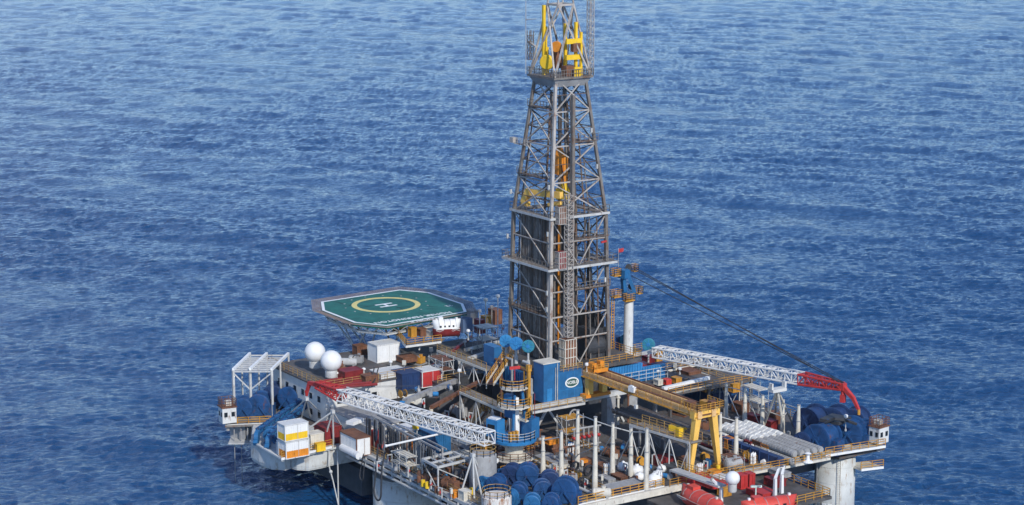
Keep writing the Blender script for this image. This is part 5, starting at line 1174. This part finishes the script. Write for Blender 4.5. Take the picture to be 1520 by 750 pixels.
for k, (x, y, z, L, w, h, m, lb) in enumerate((
    (1100, 724, -.9, 1.4, 1.2, 2.0, RED, 'bright red cabinet right of the small radome, left one'), (1112, 722, -.9, 1.3, 1.0, 2.0, RED, 'bright red cabinet right of the small radome, right one'),
    (1050, 716, .02, 6.0, 3.2, .5, RED, 'flat red hatch cover behind the first lifeboat'), (1022, 715, .02, 2.0, 1.6, .6, RED, 'small red hatch left of the yellow gantry legs'),
    (1068, 722, -.9, 2.2, 1.8, 1.6, WHITE, 'white box between the gantry leg and the small radome'), (1075, 735, -.9, 1.4, 1.4, 1.2, OCHRE, 'ochre box below the small radome'),
    (1130, 735, -.9, 3.5, 2.5, .8, RED, 'flat red platform behind the second lifeboat'), (1060, 708, .02, 1.4, 1.4, 1.0, ORANGE, 'orange box at the foot of the right gantry leg'),
    (1128, 672, .02, 1.9, 1.5, 1.9, RUST, 'rusty brown crate in front of the navy trough, left one'), (1140, 676, .02, 1.6, 1.4, 1.8, ORANGE, 'orange brown crate in front of the navy trough, right one'),
    (1115, 668, .02, 1.6, 1.6, 1.5, DRED, 'dark red crate behind the slim stanchion'), (1080, 664, .02, 1.5, 1.4, 1.5, ORANGE, 'orange crate between the two slim stanchions'),
    (1092, 660, .02, 1.2, 1.6, 1.6, DBLUE, 'dark blue crate behind the slim stanchion'), (1158, 705, -.2, 3, 1.4, .7, GREY, 'grey flat box beside the ochre front railing'),
    (1150, 720, -.9, 2.4, 2.0, 1.1, DRED, 'dark red box on the boat deck under the white davit'))):
    container(P(x, y, z), L, w, h, m, lb, name='deck_box', cat='box')
tank(P(1088, 698, .02), 2.8, .8, GREY, 'grey rounded tank at the foot of the slim stanchion', 1.4)
b = MB(); q = P(1122, 724, .6); b.beam(q + V(-.9, 0, 0), q + V(.9, .2, .4), .22); b.beam(q + V(0, -.9, .3), q + V(.1, .9, 0), .22); b.tube(q - Z * 1.6, q + Z * .3, .1); solo('rescue_cradle', b, paint('pale_mint_paint', (.55, .68, .62), .5), 'pale cross shaped cradle on a post behind the second lifeboat', 'cradle')

# ------------------------------------------------------------------ riser deck clutter
for k, (x, y, r, lb) in enumerate(((852, 700, .75, 'black hose coil at the foot of the stanchion under the grey beam'), (872, 706, .8, 'black hose coil left of the tallest stanchion'), (880, 716, .6, 'small black hose coil before the tallest stanchion'), (862, 722, .7, 'black hose coil beside the biggest blue reel'))):
    b = MB(); p = P(x, y, .12)
    for j in range(3): b.path([p + V(r * .35 * math.sin(a_) + .15 * j, r * math.cos(a_) * .8, r + r * math.sin(a_)) for a_ in np.linspace(0, 2 * math.pi, 16)], .1, 6)
    solo('hose_coil', b, RUBBER, lb, 'hose coil')
rs2 = random.Random(21)
for k, (x, y, r, lb) in enumerate(((925, 698, .9, 'white sack behind the walkway foot stanchion'), (945, 704, 1.0, 'big white sack between two cream stanchions'), (950, 712, .75, 'white sack left of the stanchion by the railing'), (971, 718, 1.05, 'largest white sack, right of the stanchion by the railing'), (976, 708, .7, 'small white sack behind the largest one'), (982, 700, .7, 'white sack standing alone by the braced walkway'), (966, 722, .65, 'white sack against the ochre front railing'))):
    b = MB(); p = P(x, y, .05); b.lathe(p, Z, [(0, r * .7), (.12 * r, r * .95), (.7 * r, r), (1.15 * r, r * .75), (1.3 * r, r * .25), (1.5 * r, r * .2)], 11)
    b.v = [tuple(Vector(v) + V(rs2.uniform(-.09, .09), rs2.uniform(-.09, .09), rs2.uniform(-.05, .05))) for v in b.v]
    solo('sack', b, WHITE2, lb, 'sack', smooth=True)
container(P(925, 728, .02), 2.2, 5.6, 1.0, NAVY, 'long navy box lying behind the front railing', name='deck_box', cat='box', roofm=GREY)
tank(P(893, 740, .02), 2.6, .62, CREAM, 'cream tank lying on its side beside the long navy box', .9)
for k, (x, y, z, L, w, h, m, lb) in enumerate((
    (815, 690, .02, 5.5, 3.2, .5, CREAM, 'cream plank stack beside the leftmost stanchion, lowest'), (818, 684, .55, 4.5, 2.6, .45, GREY, 'grey plank stack beside the leftmost stanchion, on top'),
    (822, 668, .02, 2.2, 2.2, 1.6, RUST, 'rusty brown bin under the blue logo wall'), (818, 658, 1.9, 1.5, 1.6, .7, ORANGE, 'orange bin in front of the blue logo wall'),
    (870, 690, .02, 1.6, 1.4, .9, RUST, 'rusty box behind the tallest stanchion'), (866, 686, .92, .9, .9, .4, ORANGE, 'small orange case on the rusty box behind the stanchion'),
    (900, 716, .02, 2.6, 1.2, .8, GREY, 'grey crate behind the long navy box'), (920, 712, .02, 2.4, 1.4, .7, RUST, 'rusty crate among the white sacks'),
    (895, 694, .02, 3.0, 2.0, .35, RUST, 'flat rusty plate on the riser deck'), (1000, 700, .02, 2.4, 2.0, 1.0, DGREY, 'dark crate under the front end of the braced walkway'),
    (985, 690, .02, 2.0, 2.4, 1.3, DRED, 'dark red crate under the braced walkway'), (960, 680, .02, 2.6, 2.2, 1.6, DGREY, 'dark box under the middle of the braced walkway'),
    (1015, 690, .02, 2.0, 2.0, 1.0, RUST, 'rusty crate left of the yellow gantry leg'))):
    container(P(x, y, z), L, w, h, m, lb, name='deck_box', cat='box')
manifold(P(840, 690, .02), 4.5, 2.6, RUST, 'rusty valve manifold in front of the dark opening', 1.4, 5)
manifold(P(870, 664, .02), 5, 3.0, GREY, 'grey valve manifold in the shade of the grey beam', 1.5, 6)
manifold(P(790, 668, .02), 3, 3.0, RUST, 'rusty manifold right of the crane pedestal', 1.0, 4)
# riser hose bends under the rail beam
b = MB(); b.path([P(852, 618, 4.0) + V(0, 1.0 * math.cos(a_), 1.6 * math.sin(a_) - .6) for a_ in np.linspace(-.5, 3.6, 12)], .12, 6); solo('hose_bend', b, GREY, 'grey curved hose hanging under the beam beside a tall stanchion', 'hose')
# pipes racked under the gantry
pp = None
for k in range(22):
    y = 3.0 + (k % 11) * .42; z = 3.9 + (k // 11) * .32
    if pp is None:
        b = MB(); b.tube((0, 0, 0), (19, 0, 0), .17, n=8); b.tube((0, 0, 0), (.5, 0, 0), .21, n=8); b.tube((18.5, 0, 0), (19, 0, 0), .21, n=8); pp = obj('rack_pipe', b, STAND, loc=(0, 0, 0)); pp.location = (10, y, z); tag(pp, 'long grey pipe lying in the rack under the gantry girders', 'pipe', 'pipes in the rack under the gantry crane')
    else: o = pp.copy(); COL.objects.link(o); o.location = (10 + rs2.uniform(-.5, .8), y, z)
t = thing('pipe_rack', 'steel trestle rack holding pipes under the gantry girders', 'rack', (19, 5, 0))
for x in (11, 17, 23, 28):
    b = MB(); b.box(x - .15, 2.4, 3.35, x + .15, 8.2, 3.7); b.beam((x, 2.7, .02), (x, 2.7, 3.34), .28); b.beam((x, 7.9, .02), (x, 7.9, 3.34), .28); obj('trestle', b, GREY, t)
b = MB(); b.cbox((26.5, 2.0, 5.05), 2.4, .6, .8, .3); b.beam((25.2, 2.0, 5.4), (27.9, 2.6, 5.7), .3); b.cbox((28.6, .8, 5.05), .8, .8, 1.2); solo('pipe_handler', b, YEL2, 'yellow pipe handling machine on the braced walkway end', 'machine')

# ------------------------------------------------------------------ rear right deck
b = MB(); b.beam(P(984, 577, 5.4), P(1052, 561, 5.4), .55, .5); solo('white_beam', b, WHITE2, 'long white beam lying across the rear right deck', 'beam')
b = MB(); b.beam(P(990, 586, 4.6), P(1056, 572, 4.6), .3, .3); solo('rail_beam', b, CREAM, 'thinner cream beam below the long white one', 'beam')
b = MB(); b.box(-7, 22.01, 4.2, 9, 31.5, 4.6); b.box(4.3, 14, 4.3, 9, 21.9, 4.6)
for (x, y) in ((8.5, 31), (8.5, 22.5), (8.5, 15), (0, 31)): b.beam((x, y, .02), (x, y, 4.19), .4)
solo('upper_deck', b, DECK, 'brown stained upper deck behind the gantry crane', 'deck')
for k, (x, y, z, L, w, h, m, lb) in enumerate((
    (977, 571, 5.0, 1.2, .9, .9, CREAM, 'cream box right of the blue corrugated screen'), (990, 570, 5.0, 1.0, 1.0, .8, LIFE, 'bright orange red box behind the gantry girders'),
    (1004, 568, 5.0, 1.3, 1.1, .9, OCHRE, 'ochre box behind the gantry girders'), (985, 548, 4.62, 4.0, 2.4, .7, NAVY, 'dark navy pallet on the rear right deck'),
    (1020, 552, 4.62, 4.0, 2.5, .5, RUST, 'flat rusty pallet on the rear right deck'), (1036, 590, .02, 3.5, 2.6, 2.4, DBLUE, 'dark blue container under the right boom, left one'), (1058, 598, .02, 3.0, 2.4, 2.0, NAVY, 'navy container behind the gantry end beam'),
    (1080, 594, .02, 3.0, 2.4, 2.2, DBLUE, 'dark blue container under the right boom, right one'), (962, 540, 5.06, 1.6, 1.4, 1.4, DRED, 'dark red box at the foot of the right boom'), (975, 537, 5.06, 1.4, 1.2, 1.8, OCHRE, 'ochre box at the foot of the right boom'),
    (1048, 580, 2.8, 1.6, 1.6, 1.6, OCHRE, 'ochre cabinet above the dark blue containers'), (1086, 580, 3.2, 2.4, 1.4, 1.4, OCHRE, 'ochre railed box hanging at the far deck edge'),
    (1118, 628, .02, 2.2, 1.4, 1.4, DRED, 'dark red pump box among the far stanchions, left'), (1143, 636, .02, 2.0, 1.4, 1.4, DRED, 'dark red pump box at the boom rest foot'), (1150, 628, .02, 1.6, 1.6, 1.8, RUST, 'rusty cabinet behind the boom rest'), (1100, 612, .02, 2.4, 1.8, 1.6, RUST, 'rusty cabinet behind the far stanchions'))):
    container(P(x, y, z), L, w, h, m, lb, name='deck_box', cat='box')
lamp_post(P(1009, 556, 4.7), .7, 'stubby white lamp dome on the rear right deck')
lamp_post(P(977, 562, 5.1), .9, 'white lamp beside the blue corrugated screen')
lamp_post(P(871, 552, 9.1), .9, 'white lamp at the gantry end next to the derrick leg')
lamp_post(P(1154, 612, 2.5), .4, 'tiny white lamp between the boom rest legs')
walkway([P(960, 556, 5.1), P(1040, 540, 5.1)], -AX, 1.5, 'ochre railed walkway behind the blue corrugated screen', railmat=RAILP, lipmat=CREAM)
walkway([P(1040, 553, 4.7), P(1098, 573, 4.0)], BX, 1.4, 'sloping cream walkway under the right boom', lipmat=CREAM, legs=0)
# deck pipes running along the main deck
for k, (a_, c_, r, m, lb) in enumerate((((-14, -24, .25), (14, -24, .25), .22, GREY, 'grey deck pipe behind the hose rack'), ((-14, -22.8, .2), (12, -22.8, .2), .16, RUST, 'rusty deck pipe running beside the grey one'), ((7, -18, .25), (7, 2, .25), .22, RUST, 'rusty deck pipe under the grey front beam'), ((8.2, -16, .2), (8.2, 2, .2), .15, GREY, 'thin grey deck pipe beside the rusty one'), ((12, -16, .3), (31, -16, .3), .22, LGREY, 'pale deck pipe leading to the front railing'), ((14, 0, .25), (31, 0, .25), .2, RUST, 'rusty deck pipe leading under the braced walkway'), ((9, 10, .25), (30, 10, .25), .25, GREY, 'grey deck pipe right of the gantry crane'), ((9, 11.4, .25), (31, 11.4, .25), .2, DRED, 'dark red deck pipe right of the gantry crane'))):
    b = MB(); b.tube(a_, c_, r, n=8)
    for f in np.linspace(.05, .95, 6): q = Vector(a_).lerp(Vector(c_), f); b.cbox((q.x, q.y, .02), .3, .3, .12)
    solo('deck_pipe', b, m, lb, 'pipe')
for k, (x, y, L, w, h, ang, m, lb) in enumerate((
    (735, 640, 3, 1.8, 1.8, .3, DGREY, 'dark pump unit behind the blue crane cabin'), (680, 620, 3.2, 2, 2, .1, GREY, 'grey pump unit in the shade under the lattice boom'), (655, 605, 3, 1.8, 1.8, .8, RUST, 'rusty pump unit left of the lower walkway'),
    (760, 625, 3, 2, 2, .4, DGREY, 'dark pump unit behind the crane tower'), (625, 600, 3.4, 2, 2.2, .2, GREY, 'grey pump unit next to the black container'), (1010, 615, 3.2, 2, 1.8, .2, DGREY, 'dark pump unit behind the pipe rack'),
    (1040, 640, 2.8, 1.6, 1.6, .9, RUST, 'rusty pump unit right of the gantry leg'), (1060, 628, 2.8, 1.6, 1.6, .1, DGREY, 'dark pump unit behind the slim stanchions'), (780, 700, 2.4, 1.5, 1.4, .5, RUST, 'rusty pump unit under the crane platform'), (845, 716, 2.4, 1.4, 1.2, 1.1, GREY, 'grey pump unit behind the biggest reel'), (906, 680, 2.8, 1.6, 1.5, .2, RUST, 'rusty pump unit behind the grey pillar'), (938, 676, 2.6, 1.5, 1.4, .6, DGREY, 'dark pump unit behind the white sacks'))):
    skid(P(x, y, .02), L, w, h, (m, RUST if k % 2 else DGREY), lb, ang)

# ------------------------------------------------------------------ small deck gear, many alike
rg = random.Random(33)
def many(name, mk, spots, label, cat, group, yaw=True):
    first = None
    for i, (x, y, z) in enumerate(spots):
        p = P(x, y, z)
        if first is None: first = mk(); tag(first, label, cat, group); first.location = p; o = first
        else: o = dup(first, p)
        if yaw: o.rotation_euler = (0, 0, rg.uniform(0, 6.28))
def mk_drum(mat):
    def f():
        t = thing('oil_drum', '', ''); b = MB(); b.lathe((0, 0, 0), Z, [(0, .29), (.02, .3), (.3, .3), (.32, .32), (.34, .3), (.6, .3), (.62, .32), (.64, .3), (.9, .3), (.92, .27)], 14); obj('shell', b, mat, t)
        b = MB(); b.lathe((.12, .1, .92), Z, [(0, .05), (.04, .05)], 8); obj('bung', b, GREY, t); return t
    return f
many('oil_drum', mk_drum(BLUE), [(690, 648, .02), (693, 651, .02), (697, 650, .02), (828, 692, .02), (832, 694, .02), (1050, 690, .02), (1054, 692, .02), (1150, 660, .02)], 'small blue oil drum standing on the main deck', 'oil drum', 'blue oil drums on the deck')
many('oil_drum', mk_drum(RUST), [(648, 732, .02), (652, 734, .02), (622, 716, .02), (846, 704, .02), (850, 706, .02), (905, 700, .02), (940, 718, .02), (944, 716, .02), (996, 708, .02), (1002, 706, .02), (1075, 676, .02), (1082, 678, .02), (1120, 650, .02)], 'small rusty oil drum standing on the main deck', 'oil drum', 'rusty oil drums on the deck')
many('oil_drum', mk_drum(YEL2), [(628, 722, .02), (634, 725, .02), (700, 734, .02), (1012, 700, .02), (1030, 652, 3.8), (1066, 700, .02), (1090, 690, .02)], 'small yellow drum standing on the main deck', 'oil drum', 'yellow drums on the deck')
def mk_bottles():
    t = thing('gas_bottle_rack', '', '')
    for i in range(3):
        for j in range(2): b = MB(); b.lathe((i * .32, j * .32, .1), Z, [(0, .13), (1.35, .13), (1.5, .06), (1.6, .05)], 10); obj('bottle', b, WHITE2, t)
    b = MB(); b.box(-.2, -.2, 0, .86, .54, .1)
    for z in (.6, 1.2): b.rail([(-.2, -.2, z - .5), (.86, -.2, z - .5), (.86, .54, z - .5), (-.2, .54, z - .5), (-.2, -.2, z - .5)], h=.5, step=1.1, r=.025, mid=0)
    obj('rack', b, OCHRE, t); return t
many('gas_bottle_rack', mk_bottles, [(668, 690, .02), (716, 668, .02), (846, 676, .02), (898, 706, .02), (978, 716, .02), (1040, 704, .02), (1098, 650, .02), (1118, 690, .02), (590, 682, .02)], 'rack of white gas bottles in an ochre frame on the main deck', 'gas bottles', 'gas bottle racks on the deck')
def mk_vent():
    t = thing('mushroom_vent', '', ''); b = MB(); b.tube((0, 0, 0), (0, 0, .9), .14, n=10); obj('stem', b, LGREY, t); b = MB(); b.lathe((0, 0, .8), Z, [(0, .32), (.18, .3), (.3, .08)], 14); obj('cowl', b, WHITE2, t); return t
many('mushroom_vent', mk_vent, [(540, 556, 6.02), (500, 562, 6.02), (580, 545, 6.02), (650, 545, 5.22), (670, 535, 5.22), (700, 525, 5.22), (690, 515, 5.22), (1030, 540, 4.62), (1055, 548, 4.62), (1012, 541, 4.62)], 'small white mushroom vent standing on a roof', 'vent', 'mushroom vents on the roofs')
# bare railings along deck edges and openings
for k, (pts, lb, m) in enumerate((
    ([(-36.8, 32.8, .02), (9.8, 32.8, .02)], 'ochre railing along the far deck edge', RAILP),
    ([(10, 32.6, .02), (36, 32.6, .02)], 'ochre railing along the far right deck edge', RAILP),
    ([(9, -13, .02), (9, -4, .02), (17, -4, .02)], 'ochre railing round the dark opening below the logo wall', OCHRE),
    ([(16, -21, .02), (16, -14, .02), (31, -14, .02)], 'ochre railing round the blue winches below the crane', OCHRE),
    ([(10, -28.5, .02), (10, -23, .02), (-4, -23, .02)], 'ochre railing behind the hose rack', RAILP),
    ([(34, -5, .05), (34, 8, .05)], 'ochre railing above the red lifeboats', OCHRE),
    ([(9.2, 14, 4.62), (9.2, 31.4, 4.62)], 'ochre railing along the rear right upper deck', OCHRE),
    ([(-14, -4.3, 9.02), (-6, -4.3, 9.02)], 'ochre railing behind the three blue sheaves', OCHRE),
    ([(2.3, 4.2, 9.02), (2.3, 14, 9.02), (-6, 14, 9.02)], 'ochre railing along the right edge of the drill floor', OCHRE),
    ([(-15.8, 6.2, 4.62), (-15.8, 28, 4.62)], 'ochre railing on the roof behind the derrick', RAILP),
    ([(12, 12.4, .02), (30, 12.4, .02)], 'ochre railing between gantry crane and navy trough', RAILP))):
    b = MB(); b.rail(pts, r=.05); solo('guard_rail', b, m, lb, 'railing')
# cable trays and loose pipe runs in the middle
for k, (a_, c_, lb) in enumerate((((600, 690), (700, 736), 'bundle of thin pipes behind the near left walkway'), ((640, 640), (720, 676), 'bundle of thin pipes beside the blue container'), ((850, 724), (960, 704), 'bundle of thin pipes behind the long navy box'), ((980, 676), (1060, 704), 'bundle of thin pipes under the braced walkway'), ((1060, 652), (1160, 690), 'bundle of thin pipes before the navy trough'), ((780, 680), (850, 712), 'bundle of thin pipes between crane and stanchions'), ((560, 604), (640, 632), 'bundle of thin pipes beside the lattice boom'))):
    a_, c_ = P(*a_, .12), P(*c_, .12); s_ = (c_ - a_).cross(Z).normalized(); b = MB()
    for j in range(6): o_ = s_ * (j * .24 - .6); f = rg.uniform(0, .15); b.tube(a_.lerp(c_, f) + o_, a_.lerp(c_, 1 - rg.uniform(0, .2)) + o_, rg.uniform(.06, .1), n=6)
    for f in (.1, .4, .7, .9): q = a_.lerp(c_, f); b.beam(q - s_ * .8, q + s_ * .8, .12, .1)
    solo('pipe_run', b, (RUST, GREY, DGREY, LGREY, RUST, GREY, DRED)[k], lb, 'pipes')
def mk_reel():
    t = thing('cable_reel', '', ''); b = MB(); b.lathe((0, -.4, .6), (0, 1, 0), [(0, .38), (.8, .38)], 16); obj('barrel', b, RUBBER, t)
    for y in (-.46, .4): b = MB(); b.lathe((0, y, .6), (0, 1, 0), [(0, .6), (.06, .6)], 18); obj('flange', b, OCHRE, t)
    return t
many('cable_reel', mk_reel, [(520, 596, 3.06), (598, 590, 5.2), (676, 596, .02), (770, 660, .02), (856, 712, .02), (952, 690, .02), (1046, 684, .02), (1110, 680, .02), (1148, 650, .02), (1024, 546, 4.62), (716, 702, .02)], 'small cable reel with ochre flanges standing on a deck', 'cable reel', 'cable reels about the decks')
def mk_pump():
    t = thing('pump', '', ''); b = MB(); b.box(-.8, -.4, 0, .8, .4, .15); obj('base', b, DGREY, t); b = MB(); b.lathe((-.7, 0, .55), (1, 0, 0), [(0, .2), (.08, .34), (.8, .34), (.88, .2)], 12); obj('motor', b, MBLUE, t)
    b = MB(); b.lathe((.45, -.25, .5), (0, 1, 0), [(0, .4), (.4, .4)], 14); b.tube((.45, 0, .6), (.45, 0, 1.3), .12, n=8); obj('volute', b, GREY, t); return t
many('pump', mk_pump, [(600, 604, 5.2), (620, 584, 5.2), (644, 590, 5.2), (668, 580, 5.2), (652, 612, .02), (690, 606, .02), (712, 636, .02), (630, 690, .02), (658, 714, .02), (846, 664, .02), (890, 672, .02), (925, 668, .02), (964, 700, .02), (990, 712, .02), (1062, 650, .02), (1086, 642, .02), (1124, 658, .02), (590, 700, .02)], 'small pump with blue motor on a dark base frame', 'pump', 'small blue pumps about the decks')
def mk_jbox():
    t = thing('junction_box', '', ''); b = MB(); b.beam((0, 0, 0), (0, 0, 1.0), .1); b.cbox((0, 0, 0), .4, .4, .05); obj('stand', b, GREY, t); b = MB(); b.cbox((0, 0, .9), .55, .3, .7); obj('box', b, CREAM, t); return t
many('junction_box', mk_jbox, [(548, 590, 5.76 - 5.7), (612, 612, .02), (640, 620, .02), (676, 640, .02), (706, 648, .02), (726, 650, .02), (606, 700, .02), (622, 706, .02), (670, 742, .02), (818, 706, .02), (864, 700, .02), (894, 722, .02), (914, 690, .02), (948, 680, .02), (1008, 712, .02), (1036, 668, .02), (1056, 664, .02), (1104, 660, .02), (1136, 664, .02), (1170, 656, .02), (700, 500, 5.22), (680, 508, 5.22), (640, 530, 5.22), (600, 550, 6.02), (1002, 554, 4.62), (1040, 546, 4.62)], 'cream junction box on a short grey stand', 'junction box', 'junction boxes about the decks')
def mk_stub():
    t = thing('pipe_stub', '', ''); b = MB(); b.tube((0, 0, 0), (0, 0, 1.5), .11, n=8); b.tube((0, 0, 1.4), (.7, 0, 1.4), .11, n=8); b.tube((.65, 0, 1.4), (.65, 0, .9), .11, n=8); obj('pipe', b, LGREY, t)
    b = MB(); b.lathe((0, 0, .8), (1, 0, 0), [(.1, .08), (.2, .24), (.24, .24)], 10); obj('handwheel', b, RED, t); return t
many('pipe_stub', mk_stub, [(560, 630, .02), (590, 622, .02), (666, 624, .02), (696, 626, .02), (720, 640, .02), (750, 690, .02), (640, 726, .02), (656, 740, .02), (606, 708, .02), (826, 704, .02), (842, 712, .02), (868, 726, .02), (886, 700, .02), (930, 704, .02), (968, 690, .02), (1000, 690, .02), (1050, 700, .02), (1072, 690, .02), (1110, 640, .02), (1140, 682, .02), (560, 700, .02), (576, 690, .02), (720, 510, 5.0), (735, 500, 5.0), (745, 495, 5.0), (630, 606, 5.2), (700, 560, 5.2)], 'bent grey pipe stub with a red handwheel', 'pipe', 'pipe stubs about the decks')
# ducts on the dark machinery roof, left of the derrick
for k, (a_, c_, w, m, lb) in enumerate((((600, 596, 5.3), (690, 560, 5.3), .7, GREY, 'grey square duct crossing the dark roof left of the derrick'), ((640, 605, 5.3), (712, 566, 5.3), .5, RUST, 'rusty duct crossing the dark roof left of the derrick'), ((660, 545, 5.4), (735, 520, 5.4), .6, LGREY, 'pale duct on the dark roof behind the stairway'), ((620, 560, 5.4), (700, 500, 5.4), .4, DRED, 'dark red duct on the dark roof behind the left walkway'), ((690, 520, 5.4), (752, 505, 5.4), .5, CREAM, 'cream duct on the dark roof next to the derrick leg'))):
    b = MB(); b.beam(P(*a_), P(*c_), w, w)
    for f in (.15, .4, .65, .9): q = P(*a_).lerp(P(*c_), f); b.beam(q - Z * .5, q + Z * (w * .55), w * 1.15, w * .25)
    solo('air_duct', b, m, lb, 'duct')
# thin haze of sea air over the whole scene
hm = bpy.data.materials.new('sea_haze'); hm.use_nodes = True; hn = hm.node_tree.nodes; hl = hm.node_tree.links
for nd in list(hn):
    if nd.type == 'BSDF_PRINCIPLED': hn.remove(nd)
pv = hn.new('ShaderNodeVolumePrincipled'); pv.inputs['Color'].default_value = (.72, .86, 1, 1); pv.inputs['Density'].default_value = .000045; pv.inputs['Anisotropy'].default_value = .2
hl.new(pv.outputs[0], [x for x in hn if x.type == 'OUTPUT_MATERIAL'][0].inputs['Volume'])
b = MB(); b.box(-22000, -22000, SEA_Z - 6, 22000, 22000, 104); hz = obj('haze', b, hm); hz['kind'] = 'stuff'
# scaffolding left standing about the decks
for k, (x, y, z, L, w, h, lb) in enumerate((
    (762, 606, .02, 3, 2, 5, 'scaffold tower behind the blue crane tower'), (690, 690, .02, 3, 2, 3.4, 'scaffold left of the grey round tank'), (846, 660, .02, 2.4, 3, 4.2, 'scaffold in front of the dark opening under the logo wall'),
    (980, 660, .02, 3, 2.4, 3.2, 'scaffold under the gantry pipe rack'), (1120, 612, .02, 4, 2, 4, 'scaffold between the far stanchions'), (1050, 590, .02, 3, 2, 5, 'scaffold below the white long beam'), (655, 560, 5.22, 4, 2, 3, 'scaffold on the dark roof behind the red container'),
    (720, 520, 5.0, 3, 3, 4, 'scaffold close to the far left derrick leg'), (745, 560, 4, 3, 2, 5, 'scaffold beside the ochre stairway'), (1086, 704, -.9, 3, 2, 2.6, 'scaffold behind the small front radome'), (600, 700, .02, 4, 1.6, 2.6, 'low scaffold behind the grey hanging hoses'), (925, 560, 5.06, 3, 3, 3, 'scaffold behind the blue corrugated screen'))):
    p = P(x, y, z); t = thing('scaffold', lb, 'scaffold', tuple(p)); b = MB(); nx, ny, nz = max(2, int(L / 1.4)), 2, max(2, int(h / 1.6))
    for i in range(nx + 1):
        for j in range(ny): q = p + V(L * (i / nx - .5), w * (j - .5), 0); b.tube(q, q + Z * (h + rg.uniform(.1, .9)), .05, n=4)
    for m_ in range(1, nz + 1):
        zz = Z * (h * m_ / nz)
        for j in range(ny): b.tube(p + V(-L / 2 - .3, w * (j - .5), 0) + zz, p + V(L / 2 + .3, w * (j - .5), 0) + zz, .045, n=4); b.tube(p + V(-L / 2, w * (j - .5), 0) + zz, p + V(L / 2, w * (j - .5), -h / nz) + zz, .04, n=4)
        for i in range(nx + 1): b.tube(p + V(L * (i / nx - .5), -w / 2 - .2, 0) + zz, p + V(L * (i / nx - .5), w / 2 + .2, 0) + zz, .045, n=4)
    obj('tube_frame', b, GREY if k % 2 else LGREY, t)
    for m_ in range(1, nz + 1):
        for j in range(3): b = MB(); b.box(p.x - L / 2, p.y - w / 2 + .12 + j * w / 3, p.z + h * m_ / nz + .05, p.x + L / 2, p.y - w / 2 + j * w / 3 + w / 3, p.z + h * m_ / nz + .1); obj('plank', b, (RUST, CREAM, OCHRE)[k % 3], t)
# upright pipes round the foot of the drill floor
for k, (x, y, z0, z1, r_, m, lb) in enumerate(((2.2, -6.4, 0, 8.6, .22, GREY, 'grey upright pipe at the left corner of the logo wall'), (1.4, -6.6, 0, 9.8, .16, RUST, 'rusty upright pipe at the left corner of the logo wall'), (.4, -5.6, 0, 10.6, .2, LGREY, 'pale upright pipe behind the ochre stairway top'), (-1.0, -5.5, 0, 9.6, .14, OCHRE, 'ochre upright pipe behind the crane platforms'), (-4.2, -5.6, 0, 10.2, .18, GREY, 'grey upright pipe between two blue sheaves'), (-7.0, -5.7, 0, 9.4, .2, RUST, 'rusty upright pipe next to the left blue sheave'), (5.1, 7.6, 0, 4.6, .2, CREAM, 'cream upright pipe right of the grey pillar'), (5.0, 9.6, 0, 4.6, .16, RUST, 'rusty upright pipe right of the grey pillar'))):
    b = MB(); b.tube((x, y, z0 + .02), (x, y, z1), r_, n=8); b.tube((x, y, z1 - .1), (x - 1.6, y, z1 - .1), r_, n=8)
    for zz in (2, 4.2, 6.4):
        if zz < z1: b.lathe((x, y, zz), Z, [(0, r_ * 1.7), (.18, r_ * 1.7)], 10)
    solo('riser_line', b, m, lb, 'pipe')
